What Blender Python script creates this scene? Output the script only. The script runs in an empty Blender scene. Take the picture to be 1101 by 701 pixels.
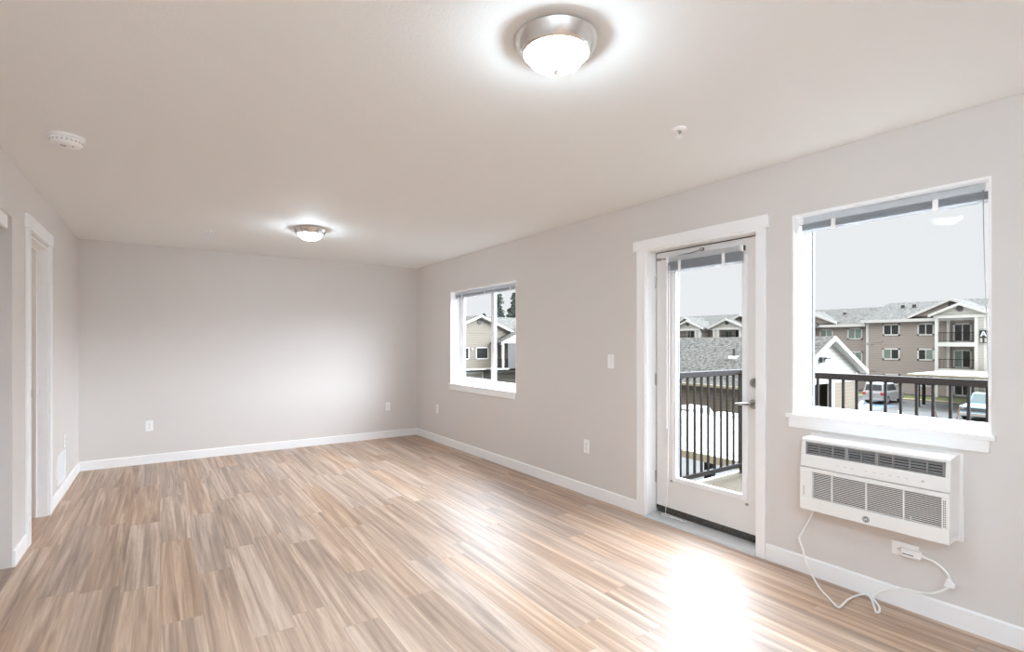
import bpy, bmesh, math, random
from mathutils import Vector, Matrix
R = math.radians
random.seed(7)
sc = bpy.context.scene
col = sc.collection

# ------------------------------------------------------------ camera, sky, exposure
F_PX, YAW, HORIZON, EYE = 549.43, R(34.5617), 368.84, 1.3443
XR, YB, XL, HC = 3.1126, 6.990, -0.7048, 2.44      # right wall, back wall, left wall at the back corner, ceiling
cam = bpy.data.cameras.new('camera')
cam.sensor_width = 36.0
cam.lens = F_PX / 1101 * 36.0
cam.shift_y = (HORIZON - 350.5) / 1101
cam.clip_start, cam.clip_end = 0.05, 400
co = bpy.data.objects.new('camera', cam)
col.objects.link(co)
co.location = (0, 0, EYE)
co.rotation_euler = (R(90), 0, -YAW)
sc.camera = co
SKY_HORIZON, SKY_ZENITH, SKY_GLOW, SKY_FILL_GLOW = 0.54, 2.4, 16.0, 13.5
GLOW_DIR = (0.78, -0.60, 0.20)            # added bright sky area out of view, lights back and left walls
SKY_FILL_DIR = (0.80, 0.36, 0.48)           # second added bright area, above the view, for the floor glare
DOME_GLOW, REAR_FILL_GLOW, SIDE_FILL_GLOW = 61.0, 195.0, 100.0  # last two drive the unseen fill lights
sc.view_settings.view_transform = 'Standard'
sc.view_settings.look = 'None'
sc.view_settings.exposure = 0.71
sc.view_settings.gamma = 1.0
sc.view_settings.use_curve_mapping = False
try:
    sc.cycles.max_bounces = 14
    sc.cycles.diffuse_bounces = 12
    sc.cycles.transparent_max_bounces = 16
    sc.cycles.use_denoising = True
    sc.cycles.caustics_reflective = False
    sc.cycles.sample_clamp_indirect = 8
except Exception:
    pass

w = bpy.data.worlds.new('overcast_sky')
sc.world = w
w.use_nodes = True
nt = w.node_tree
nt.nodes.clear()
def wn_(kind, **kw):
    n = nt.nodes.new(kind)
    for k, v in kw.items():
        setattr(n, k, v)
    return n


tc = wn_('ShaderNodeTexCoord')
sx = wn_('ShaderNodeSeparateXYZ')
mr = wn_('ShaderNodeMapRange', interpolation_type='SMOOTHSTEP')      # overcast: brighter overhead than at the horizon
mr.inputs['From Min'].default_value = 0.24
mr.inputs['From Max'].default_value = 0.62
mr.inputs['To Min'].default_value = SKY_HORIZON
mr.inputs['To Max'].default_value = SKY_ZENITH
bg = wn_('ShaderNodeBackground')
bg.inputs['Color'].default_value = (0.965, 0.985, 1.01, 1)
wo = wn_('ShaderNodeOutputWorld')
for a_, b_ in ((tc.outputs['Generated'], sx.inputs[0]), (sx.outputs['Z'], mr.inputs['Value']), (mr.outputs[0], bg.inputs['Strength'])):
    nt.links.new(a_, b_)
last = bg.outputs[0]
for dir_, strength, d0, z0_, z1_ in ((GLOW_DIR, SKY_GLOW, 0.68, 0.0, 0.12), (SKY_FILL_DIR, SKY_FILL_GLOW, 0.60, 0.24, 0.42)):
    dot = wn_('ShaderNodeVectorMath', operation='DOT_PRODUCT')       # added bright sky areas
    dot.inputs[1].default_value = Vector(dir_).normalized()
    gr = wn_('ShaderNodeMapRange', interpolation_type='SMOOTHSTEP')
    er = wn_('ShaderNodeMapRange', interpolation_type='SMOOTHSTEP')  # and fades towards the horizon
    for n_, v_ in ((gr, (d0, 1.0, 0.0, strength)), (er, (z0_, z1_, 0.0, 1.0))):
        for k_, q_ in zip(('From Min', 'From Max', 'To Min', 'To Max'), v_):
            n_.inputs[k_].default_value = q_
    ml = wn_('ShaderNodeMath', operation='MULTIPLY')
    bg2 = wn_('ShaderNodeBackground')
    bg2.inputs['Color'].default_value = (0.88, 0.98, 1.10, 1)
    ad = wn_('ShaderNodeAddShader')
    for a_, b_ in ((tc.outputs['Generated'], dot.inputs[0]), (dot.outputs['Value'], gr.inputs['Value']), (sx.outputs['Z'], er.inputs['Value']),
                   (gr.outputs[0], ml.inputs[0]), (er.outputs[0], ml.inputs[1]), (ml.outputs[0], bg2.inputs['Strength']), (last, ad.inputs[0]), (bg2.outputs[0], ad.inputs[1])):
        nt.links.new(a_, b_)
    last = ad.outputs[0]
nt.links.new(last, wo.inputs[0])


# ------------------------------------------------------------ materials
def lin(c):
    return tuple(((v / 255) / 12.92 if v / 255 <= 0.04045 else ((v / 255 + 0.055) / 1.055) ** 2.4) for v in c) + (1,)


def mat(name, rgb, rough=0.5, metal=0.0, bump=0.0, bscale=80.0, vary=0.0, vscale=6.0, spec=0.5):
    m = bpy.data.materials.new(name)
    m.use_nodes = True
    t = m.node_tree
    b = t.nodes['Principled BSDF']
    b.inputs['Base Color'].default_value = lin(rgb)
    b.inputs['Roughness'].default_value = rough
    b.inputs['Metallic'].default_value = metal
    b.inputs['Specular IOR Level'].default_value = spec
    tcn = t.nodes.new('ShaderNodeTexCoord')
    if vary:
        n = t.nodes.new('ShaderNodeTexNoise')
        n.inputs['Scale'].default_value = vscale
        n.inputs['Detail'].default_value = 5
        t.links.new(tcn.outputs['Object'], n.inputs['Vector'])
        r = t.nodes.new('ShaderNodeValToRGB')
        c = lin(rgb)
        r.color_ramp.elements[0].position = 0.3
        r.color_ramp.elements[1].position = 0.7
        r.color_ramp.elements[0].color = tuple(v * (1 - vary) for v in c[:3]) + (1,)
        r.color_ramp.elements[1].color = tuple(min(1, v * (1 + vary)) for v in c[:3]) + (1,)
        t.links.new(n.outputs['Fac'], r.inputs[0])
        t.links.new(r.outputs[0], b.inputs['Base Color'])
    if bump:
        n2 = t.nodes.new('ShaderNodeTexNoise')
        n2.inputs['Scale'].default_value = bscale
        n2.inputs['Detail'].default_value = 3
        t.links.new(tcn.outputs['Object'], n2.inputs['Vector'])
        bp = t.nodes.new('ShaderNodeBump')
        bp.inputs['Strength'].default_value = bump
        bp.inputs['Distance'].default_value = 0.003
        t.links.new(n2.outputs['Fac'], bp.inputs['Height'])
        t.links.new(bp.outputs[0], b.inputs['Normal'])
    return m


def emit_mat(name, rgb, strength):
    m = bpy.data.materials.new(name)
    m.use_nodes = True
    b = m.node_tree.nodes['Principled BSDF']
    b.inputs['Base Color'].default_value = lin((240, 240, 236))
    b.inputs['Roughness'].default_value = 0.25
    b.inputs['Emission Color'].default_value = rgb + (1,)
    b.inputs['Emission Strength'].default_value = strength
    return m


def glass_mat(name, tint=(1, 1, 1), refl=0.05):
    m = bpy.data.materials.new(name)
    m.use_nodes = True
    t = m.node_tree
    t.nodes.clear()
    tr = t.nodes.new('ShaderNodeBsdfTransparent')
    tr.inputs[0].default_value = tint + (1,)
    gl = t.nodes.new('ShaderNodeBsdfGlossy')
    gl.inputs['Roughness'].default_value = 0.02
    mx = t.nodes.new('ShaderNodeMixShader')
    mx.inputs[0].default_value = refl
    o = t.nodes.new('ShaderNodeOutputMaterial')
    t.links.new(tr.outputs[0], mx.inputs[1])
    t.links.new(gl.outputs[0], mx.inputs[2])
    t.links.new(mx.outputs[0], o.inputs[0])
    return m


def floor_mat():
    m = bpy.data.materials.new('vinyl_plank')
    m.use_nodes = True
    t = m.node_tree
    N, Lk = t.nodes, t.links
    b = N['Principled BSDF']

    def math_(op, a, c=None, cl=False):
        n = N.new('ShaderNodeMath')
        n.operation = op
        n.use_clamp = cl
        for i, v in enumerate((a, c)):
            if v is None:
                continue
            if isinstance(v, (int, float)):
                n.inputs[i].default_value = v
            else:
                Lk.new(v, n.inputs[i])
        return n.outputs[0]

    tcn = N.new('ShaderNodeTexCoord')
    s = N.new('ShaderNodeSeparateXYZ')
    Lk.new(tcn.outputs['Object'], s.inputs[0])
    X, Y = s.outputs['X'], s.outputs['Y']
    PW, PL = 0.178, 1.22
    xr = math_('DIVIDE', X, PW)
    row = math_('FLOOR', xr)
    fx = math_('SUBTRACT', xr, row)
    wn = N.new('ShaderNodeTexWhiteNoise')
    wn.noise_dimensions = '1D'
    Lk.new(row, wn.inputs['W'])
    yr = math_('ADD', math_('DIVIDE', Y, PL), wn.outputs['Value'])
    pl = math_('FLOOR', yr)
    fy = math_('SUBTRACT', yr, pl)
    idc = N.new('ShaderNodeCombineXYZ')
    Lk.new(row, idc.inputs[0])
    Lk.new(pl, idc.inputs[1])
    wn2 = N.new('ShaderNodeTexWhiteNoise')
    wn2.noise_dimensions = '2D'
    Lk.new(idc.outputs[0], wn2.inputs['Vector'])
    pid = wn2.outputs['Value']

    def grain(sx_, sy_, detail, distort, rough_):
        c = N.new('ShaderNodeCombineXYZ')
        Lk.new(math_('MULTIPLY', X, sx_), c.inputs[0])
        Lk.new(math_('MULTIPLY', Y, sy_), c.inputs[1])
        Lk.new(math_('MULTIPLY', pid, 37.0), c.inputs[2])
        n = N.new('ShaderNodeTexNoise')
        n.inputs['Scale'].default_value = 1.0
        n.inputs['Detail'].default_value = detail
        n.inputs['Roughness'].default_value = rough_
        n.inputs['Distortion'].default_value = distort
        Lk.new(c.outputs[0], n.inputs['Vector'])
        return n.outputs['Fac']

    g1 = grain(21.0, 0.75, 4, 0.9, 0.55)      # broad cathedral bands
    g2 = grain(80.0, 2.2, 4, 0.5, 0.6)      # fine streaks
    g3 = grain(230.0, 14.0, 2, 0.0, 0.6)     # pores
    mix = math_('ADD', math_('MULTIPLY', g1, 0.76), math_('MULTIPLY', g2, 0.24))
    mix = math_('ADD', mix, math_('MULTIPLY', math_('SUBTRACT', pid, 0.5), 0.07))
    ramp = N.new('ShaderNodeValToRGB')
    e = ramp.color_ramp.elements
    e[0].position, e[0].color = 0.30, lin((134, 110, 93))
    e[1].position, e[1].color = 0.70, lin((214, 194, 175))
    for p, c in ((0.42, (158, 133, 113)), (0.50, (175, 149, 128)), (0.58, (193, 168, 147))):
        k = e.new(p)
        k.color = lin(c)
    Lk.new(mix, ramp.inputs[0])
    # some planks greyer, some browner
    hs = N.new('ShaderNodeHueSaturation')
    Lk.new(math_('ADD', math_('MULTIPLY', wn2.outputs['Color'], 0.45), 0.80), hs.inputs['Saturation'])
    Lk.new(math_('ADD', math_('MULTIPLY', math_('SUBTRACT', g3, 0.5), 0.22), 1.0), hs.inputs['Value'])
    Lk.new(ramp.outputs[0], hs.inputs['Color'])
    # seams
    ex = math_('MINIMUM', fx, math_('SUBTRACT', 1.0, fx))
    ey = math_('MINIMUM', fy, math_('SUBTRACT', 1.0, fy))
    seam = math_('MINIMUM', math_('MULTIPLY', ex, PW), math_('MULTIPLY', ey, PL))
    sm = math_('LESS_THAN', seam, 0.0011)
    mxn = N.new('ShaderNodeMix')
    mxn.data_type = 'RGBA'
    Lk.new(math_('MULTIPLY', sm, 0.22), mxn.inputs[0])
    Lk.new(hs.outputs[0], mxn.inputs[6])
    mxn.inputs[7].default_value = lin((84, 64, 50))
    Lk.new(mxn.outputs[2], b.inputs['Base Color'])
    b.inputs['Roughness'].default_value = 0.50
    b.inputs['IOR'].default_value = 1.5
    b.inputs['Coat Weight'].default_value = 0.35
    b.inputs['Coat Roughness'].default_value = 0.42
    b.inputs['Coat IOR'].default_value = 1.75
    bp = N.new('ShaderNodeBump')
    bp.inputs['Strength'].default_value = 0.12
    bp.inputs['Distance'].default_value = 0.002
    Lk.new(g2, bp.inputs['Height'])
    Lk.new(bp.outputs[0], b.inputs['Normal'])
    return m


def siding_mat(name, rgb, pitch=0.2):
    """lap siding: a fine dark line at every course (world height)"""
    m = mat(name, rgb, 0.75, spec=0.15)
    t = m.node_tree
    N, Lk = t.nodes, t.links
    b = N['Principled BSDF']
    g = N.new('ShaderNodeNewGeometry')
    s = N.new('ShaderNodeSeparateXYZ')
    Lk.new(g.outputs['Position'], s.inputs[0])
    d = N.new('ShaderNodeMath'); d.operation = 'DIVIDE'; d.inputs[1].default_value = pitch
    Lk.new(s.outputs['Z'], d.inputs[0])
    fr = N.new('ShaderNodeMath'); fr.operation = 'FRACT'
    Lk.new(d.outputs[0], fr.inputs[0])
    r = N.new('ShaderNodeValToRGB')
    c = lin(rgb)
    r.color_ramp.elements[0].position = 0.05
    r.color_ramp.elements[0].color = tuple(v * 0.72 for v in c[:3]) + (1,)
    r.color_ramp.elements[1].position = 0.22
    r.color_ramp.elements[1].color = c
    Lk.new(fr.outputs[0], r.inputs[0])
    Lk.new(r.outputs[0], b.inputs['Base Color'])
    return m


M = {}
M['wall'] = mat('greige_wall_paint', (220, 215, 211), 0.6, bump=0.12, bscale=140)
M['ceiling'] = mat('ceiling_paint', (240, 241, 240), 0.7, bump=0.25, bscale=90)
M['trim'] = mat('white_trim_paint', (247, 247, 247), 0.38, bump=0.03, bscale=30)
M['door'] = mat('white_door_paint', (232, 230, 228), 0.42, bump=0.03, bscale=40)
M['vinyl'] = mat('white_window_vinyl', (242, 243, 244), 0.3, bump=0.02, bscale=40)
M['gasket'] = mat('grey_window_gasket', (120, 122, 124), 0.5, bump=0.05)
M['floor'] = floor_mat()
M['glass'] = glass_mat('clear_pane', (0.985, 0.99, 0.99), 0.002)
M['plastic'] = mat('white_plastic', (248, 248, 247), 0.32, bump=0.02, bscale=60)
M['ac'] = mat('white_air_conditioner_plastic', (240, 239, 236), 0.33, bump=0.03, bscale=120)
M['dark'] = mat('black_recess', (34, 33, 32), 0.6, bump=0.05)
M['vane'] = mat('grey_vane_plastic', (150, 149, 148), 0.4, bump=0.03)
M['grey'] = mat('mid_grey_plastic', (150, 150, 150), 0.4, bump=0.03)
M['button'] = mat('pale_grey_button', (205, 204, 202), 0.4, bump=0.03)
M['slot'] = mat('slot_shadow_grey', (92, 90, 88), 0.6, bump=0.03)
M['blind'] = mat('white_blind_slat', (232, 234, 236), 0.4, bump=0.03)
for k_, c_ in (('blind', (236, 238, 240)), ('slats', (214, 218, 222))):
    if k_ == 'slats':
        M[k_] = mat('grey_stacked_slats', c_, 0.45, bump=0.03)
    t_ = M[k_].node_tree                # thin vinyl lets daylight through
    tl_ = t_.nodes.new('ShaderNodeBsdfTranslucent')
    tl_.inputs[0].default_value = lin(c_)
    mx_ = t_.nodes.new('ShaderNodeMixShader')
    mx_.inputs[0].default_value = 0.6
    t_.links.new(t_.nodes['Principled BSDF'].outputs[0], mx_.inputs[1])
    t_.links.new(tl_.outputs[0], mx_.inputs[2])
    t_.links.new(mx_.outputs[0], t_.nodes['Material Output'].inputs[0])
M['nickel'] = mat('brushed_nickel', (228, 224, 220), 0.22, 1.0, bump=0.05, bscale=200)
M['chrome'] = mat('satin_nickel', (176, 174, 172), 0.3, 1.0, bump=0.03, bscale=200)
M['dome'] = emit_mat('frosted_lamp_glass', (0.82, 0.99, 1.13), DOME_GLOW)
M['rear_fill_dome'] = emit_mat('added_fill_light_rear', (0.775, 0.99, 1.2), REAR_FILL_GLOW)
M['side_fill_dome'] = emit_mat('added_fill_light_side', (0.97, 0.98, 1.0), SIDE_FILL_GLOW)
M['threshold'] = mat('pale_aluminium_threshold', (205, 205, 204), 0.4, 0.3, bump=0.05)
M['sweep'] = mat('dark_door_sweep', (70, 66, 62), 0.7, vary=0.5, vscale=60)
M['rail'] = mat('dark_bronze_rail', (30, 25, 22), 0.6, 0.0, bump=0.05, spec=0.15)
M['deck'] = mat('tan_balcony_deck', (84, 77, 66), 0.8, vary=0.06, vscale=9, bump=0.2, spec=0.1)
M['edge'] = mat('white_edge_flashing', (220, 220, 216), 0.5, bump=0.05)
M['asphalt'] = mat('asphalt', (84, 84, 83), 0.9, vary=0.16, vscale=0.5, bump=0.2, spec=0.05)
M['paint'] = mat('white_lot_paint', (196, 194, 186), 0.8, vary=0.1)
M['bluepaint'] = mat('blue_lot_paint', (64, 86, 104), 0.8, vary=0.15, vscale=1.5)
M['grass'] = mat('lawn_green', (84, 90, 48), 0.95, vary=0.3, vscale=3)
M['curb'] = mat('tan_curb', (158, 146, 124), 0.9, vary=0.1)
M['siding'] = siding_mat('taupe_lap_siding', (156, 147, 140), 0.28)
M['siding_pale'] = siding_mat('pale_grey_lap_siding', (176, 172, 165), 0.28)
M['siding_tan'] = siding_mat('tan_lap_siding', (122, 112, 99), 0.28)
M['siding_c'] = siding_mat('beige_grey_lap_siding', (124, 117, 106), 0.28)
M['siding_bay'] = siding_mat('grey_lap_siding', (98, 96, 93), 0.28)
M['siding_white'] = siding_mat('white_lap_siding', (172, 170, 163), 0.3)
M['xtrim'] = mat('white_exterior_trim', (196, 195, 190), 0.6, bump=0.05)
M['shingle'] = mat('grey_roof_shingles', (80, 79, 75), 0.95, vary=0.6, vscale=4.0, bump=0.4, bscale=6, spec=0.05)
M['vent'] = mat('dark_gable_vent', (70, 68, 68), 0.7, bump=0.1)
M['glassdark'] = mat('dark_window_glass', (44, 44, 42), 0.08, vary=0.25, vscale=0.7)
M['glassgreen'] = mat('curtained_window_glass', (118, 132, 124), 0.15, vary=0.12, vscale=0.7)
M['metalroof'] = mat('white_metal_carport_roof', (190, 188, 183), 0.6, bump=0.05)
M['fascia'] = mat('tan_carport_fascia', (142, 132, 108), 0.7, bump=0.05)
M['signblack'] = mat('black_sign_board', (38, 38, 40), 0.5, bump=0.03)
M['signwhite'] = mat('white_sign_letter', (225, 225, 225), 0.5, bump=0.03)
M['silver'] = mat('silver_car_paint', (164, 164, 166), 0.3, 0.3, bump=0.01)
M['tanpaint'] = mat('tan_car_paint', (140, 134, 118), 0.32, 0.2, bump=0.01)
M['bluecar'] = mat('pale_blue_car_paint', (134, 164, 178), 0.3, 0.0, bump=0.01)
M['whitecar'] = mat('white_car_paint', (150, 148, 143), 0.35, bump=0.01)
M['beigecar'] = mat('beige_car_paint', (122, 106, 86), 0.35, bump=0.01)
M['redlamp'] = mat('red_tail_lamp', (170, 54, 50), 0.25, bump=0.01)
M['tyre'] = mat('black_tyre', (30, 30, 30), 0.85, bump=0.1)
M['hub'] = mat('grey_wheel_hub', (150, 150, 150), 0.35, 0.6, bump=0.02)
M['carchrome'] = mat('chrome_bumper', (186, 184, 180), 0.25, 0.6, bump=0.02)
M['carglass'] = mat('tinted_car_glass', (52, 56, 58), 0.08, bump=0.01)
M['carglasspale'] = mat('pale_windscreen_glass', (112, 128, 128), 0.12, bump=0.01)
M['rust'] = mat('brown_stake_wood', (122, 96, 78), 0.8, vary=0.2)
M['brownleaf'] = mat('brown_shrub_leaf', (104, 82, 62), 0.9, vary=0.3, vscale=4)
M['needle'] = mat('grey_green_needles', (82, 90, 80), 0.95, vary=0.25, vscale=2)
M['bark'] = mat('grey_bark', (88, 80, 72), 0.9, vary=0.2)
M['garagedoor'] = siding_mat('pale_garage_door', (150, 145, 134), 0.5)


# ------------------------------------------------------------ mesh helper
class MB:
    def __init__(self, xf=None):
        self.v, self.f, self.xf = [], [], xf

    def add(self, vs, fs):
        o = len(self.v)
        self.v += [Vector(p) for p in vs]
        self.f += [tuple(i + o for i in q) for q in fs]
        return self

    def box(self, x0, x1, y0, y1, z0, z1):
        vs = [(x, y, z) for z in (z0, z1) for y in (y0, y1) for x in (x0, x1)]
        return self.add(vs, [(0, 2, 3, 1), (4, 5, 7, 6), (0, 1, 5, 4), (2, 6, 7, 3), (0, 4, 6, 2), (1, 3, 7, 5)])

    def hexa(self, a, b):
        """two matching quads (a bottom, b top)"""
        return self.add(list(a) + list(b), [(3, 2, 1, 0), (4, 5, 6, 7), (0, 1, 5, 4), (1, 2, 6, 5), (2, 3, 7, 6), (3, 0, 4, 7)])

    def prism(self, poly, axis, a, b):
        """poly of (p, q) in the plane across `axis`; x: (y,z)  y: (x,z)  z: (x,y)"""
        def mk(p, q, k):
            return {'x': (k, p, q), 'y': (p, k, q), 'z': (p, q, k)}[axis]
        n = len(poly)
        vs = [mk(p, q, a) for p, q in poly] + [mk(p, q, b) for p, q in poly]
        fs = [tuple(range(n - 1, -1, -1)), tuple(range(n, 2 * n))]
        fs += [(i, (i + 1) % n, n + (i + 1) % n, n + i) for i in range(n)]
        return self.add(vs, fs)

    def lathe(self, prof, c=(0, 0, 0), n=32, axis='z', cap=True):
        vs, fs = [], []
        for r, h in prof:
            for i in range(n):
                t = 2 * math.pi * i / n
                a, b = r * math.cos(t), r * math.sin(t)
                p = {'z': (a, b, h), 'x': (h, a, b), 'y': (a, h, b)}[axis]
                vs.append((p[0] + c[0], p[1] + c[1], p[2] + c[2]))
        k = len(prof)
        for j in range(k - 1):
            for i in range(n):
                fs.append((j * n + i, j * n + (i + 1) % n, (j + 1) * n + (i + 1) % n, (j + 1) * n + i))
        if cap:
            fs.append(tuple(range(n - 1, -1, -1)))
            fs.append(tuple((k - 1) * n + i for i in range(n)))
        return self.add(vs, fs)

    def tube(self, pts, r, n=10, closed=False, smooth=0):
        pts = [Vector(p) for p in pts]
        if smooth:
            P, out = pts, []
            m = len(P)
            for i in range(m - 1):
                p0, p1, p2, p3 = P[max(i - 1, 0)], P[i], P[i + 1], P[min(i + 2, m - 1)]
                for k in range(smooth):
                    t = k / smooth
                    out.append(0.5 * ((2 * p1) + (p2 - p0) * t + (2 * p0 - 5 * p1 + 4 * p2 - p3) * t * t + (3 * p1 - p0 - 3 * p2 + p3) * t ** 3))
            out.append(P[-1])
            pts = out
        m = len(pts)
        vs, fs = [], []
        up = Vector((0.137, 0.29, 0.94))
        for i, p in enumerate(pts):
            if closed:
                d = pts[(i + 1) % m] - pts[i - 1]
            else:
                d = pts[min(i + 1, m - 1)] - pts[max(i - 1, 0)]
            d.normalize()
            a = d.cross(up)
            if a.length < 0.05:
                a = d.cross(Vector((1, 0, 0)))
            a.normalize()
            b = d.cross(a)
            up = -(d.cross(a)) if b.dot(up) < 0 else b
            if isinstance(r, (list, tuple)):
                q_ = i / (m - 1) * (len(r) - 1)
                i0 = min(int(q_), len(r) - 2)
                rr = r[i0] + (r[i0 + 1] - r[i0]) * (q_ - i0)
            else:
                rr = r
            for k in range(n):
                t = 2 * math.pi * k / n
                vs.append(p + (a * math.cos(t) + up * math.sin(t)) * rr)
        for i in range(m if closed else m - 1):
            j = (i + 1) % m
            for k in range(n):
                fs.append((i * n + k, i * n + (k + 1) % n, j * n + (k + 1) % n, j * n + k))
        if not closed:
            fs.append(tuple(range(n - 1, -1, -1)))
            fs.append(tuple((m - 1) * n + k for k in range(n)))
        return self.add(vs, fs)

    def build(self, name, m, parent=None, bevel=0.0, smooth=False, kind=None, label=None, seg=2):
        org = Vector((0, 0, 0))
        q = parent
        while q is not None:
            org = org + q.location
            q = q.parent
        bm = bmesh.new()
        vs = []
        for p in self.v:
            if self.xf:
                p = Vector(self.xf(p))
            vs.append(bm.verts.new(p - org))
        for f in self.f:
            try:
                bm.faces.new([vs[i] for i in f])
            except ValueError:
                pass
        bmesh.ops.recalc_face_normals(bm, faces=bm.faces)
        me = bpy.data.meshes.new(name)
        bm.to_mesh(me)
        bm.free()
        me.materials.append(m)
        if smooth:
            me.shade_smooth()
            me.set_sharp_from_angle(angle=R(40))
        o = bpy.data.objects.new(name, me)
        col.objects.link(o)
        o.parent = parent
        if bevel:
            b = o.modifiers.new('bevel', 'BEVEL')
            b.width, b.segments, b.limit_method, b.angle_limit = bevel, seg, 'ANGLE', R(35)
        if kind:
            o['kind'] = kind
        if label:
            o['label'] = label
        return o


def B(*a, xf=None):
    return MB(xf).box(*a)


def tag(o, label=None, cat=None, group=None, kind=None):
    for k, v in (('label', label), ('category', cat), ('group', group), ('kind', kind)):
        if v:
            o[k] = v
    return o


def empty(name, loc=(0, 0, 0), label=None, cat=None, group=None, kind=None, rz=0.0):
    o = bpy.data.objects.new(name, None)
    o.empty_display_size = 0.1
    o.location = loc
    o.rotation_euler = (0, 0, rz)
    col.objects.link(o)
    return tag(o, label, cat, group, kind)


def copy_tree(o, parent=None):
    c = o.copy()
    col.objects.link(c)
    c.parent = parent
    for ch in list(o.children):
        copy_tree(ch, c)
    return c


# the left wall stands half a degree off square: turn everything on it about the back corner
TH = -0.00895
def LW(p):
    dx, dy = p[0] - XL, p[1] - YB
    c, s = math.cos(TH), math.sin(TH)
    return (XL + dx * c - dy * s, YB + dx * s + dy * c, p[2])


# ============================================================ ROOM SHELL
XO = XR + 0.20                          # outside face of the window wall
YN = -2.4                               # wall behind the camera
B(-4.2, XO, YN - 0.2, YB + 0.2, -0.12, 0).build('floor', M['floor'], kind='structure', label='grey brown wood look vinyl plank floor')
B(-4.2, XO, YN - 0.2, YB + 0.2, HC, HC + 0.15).build('ceiling', M['ceiling'], kind='structure', label='pale textured ceiling')
B(-4.2, XR, YB, YB + 0.15, 0, HC).build('wall_back', M['wall'], kind='structure', label='plain greige wall at the far end')
B(-4.2, XR, YN - 0.15, YN, 0, HC).build('wall_front', M['wall'], kind='structure', label='greige wall on the camera side')

# right wall: openings (y0, y1, z0, z1)
W1 = (0.677, 1.564, 0.900, 2.105)       # large window
W2 = (4.440, 5.930, 0.800, 2.010)       # small window
DR = (1.770, 2.690, -0.12, 2.075)       # balcony door rough opening
rw = MB()
ys = [YN - 0.15, W1[0], W1[1], DR[0], DR[1], W2[0], W2[1], YB + 0.15]
for i in range(0, 8, 2):
    rw.box(XR, XO, ys[i], ys[i + 1], -0.12, HC)
for a in (W1, W2):
    rw.box(XR, XO, a[0], a[1], -0.12, a[2])
    rw.box(XR, XO, a[0], a[1], a[3], HC)
rw.box(XR, XO, DR[0], DR[1], DR[3], HC)
rw.build('wall_right', M['wall'], kind='structure', label='greige wall with balcony door and two windows')

# left wall with doorway and closet opening
D2 = (4.640, 5.330, 2.080)
CL = (2.300, 4.220, 2.100)
LT = 0.125
lw = MB(LW)
for a, b in ((YN - 0.15, CL[0]), (CL[1], D2[0]), (D2[1], YB)):
    lw.box(XL - LT, XL, a, b, 0, HC)
lw.box(XL - LT, XL, CL[0], CL[1], CL[2], HC)
lw.box(XL - LT, XL, D2[0], D2[1], D2[2], HC)
lw.build('wall_left', M['wall'], kind='structure', label='greige wall with doorway and closet opening')
iw = MB(LW)
iw.box(-4.2, XL - LT, CL[1], CL[1] + 0.12, 0, HC)
iw.box(-4.2, XL - LT, CL[0] - 0.12, CL[0], 0, HC)
iw.box(-1.55, -1.45, CL[0], CL[1], 0, HC)
iw.box(-4.2, -4.05, CL[1] + 0.12, YB, 0, HC)
iw.build('wall_partition', M['wall'], kind='structure', label='partition walls behind the left wall')

# baseboards
BH, BT = 0.098, 0.014
def bb_profile(mb, axis, face, sign, a, b):
    p = [(face, 0), (face + sign * BT, 0), (face + sign * BT, BH - 0.006), (face + sign * (BT - 0.006), BH), (face, BH)]
    mb.prism(p, axis, a, b)
m_ = MB(); bb_profile(m_, 'y', XR, -1, DR[1] + 0.075, YB); m_.build('baseboard_right', M['trim'], kind='structure', label='white baseboard between door and back corner')
m_ = MB(); bb_profile(m_, 'y', XR, -1, YN, DR[0] - 0.05); m_.build('baseboard_window', M['trim'], kind='structure', label='white baseboard below the large window')
m_ = MB(); m_.prism([(YB, 0), (YB - BT, 0), (YB - BT, BH - 0.006), (YB - BT + 0.006, BH), (YB, BH)], 'x', XL, XR); m_.build('baseboard_back', M['trim'], kind='structure', label='white baseboard along the back wall')
m_ = MB(LW); bb_profile(m_, 'y', XL, 1, D2[1] + 0.088, YB - 0.01); m_.build('baseboard_left', M['trim'], kind='structure', label='white baseboard between doorway and back corner')
m_ = MB(LW); bb_profile(m_, 'y', XL, 1, CL[1], D2[0] - 0.088); m_.build('baseboard_pier', M['trim'], kind='structure', label='white baseboard on the pier beside the doorway')


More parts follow.
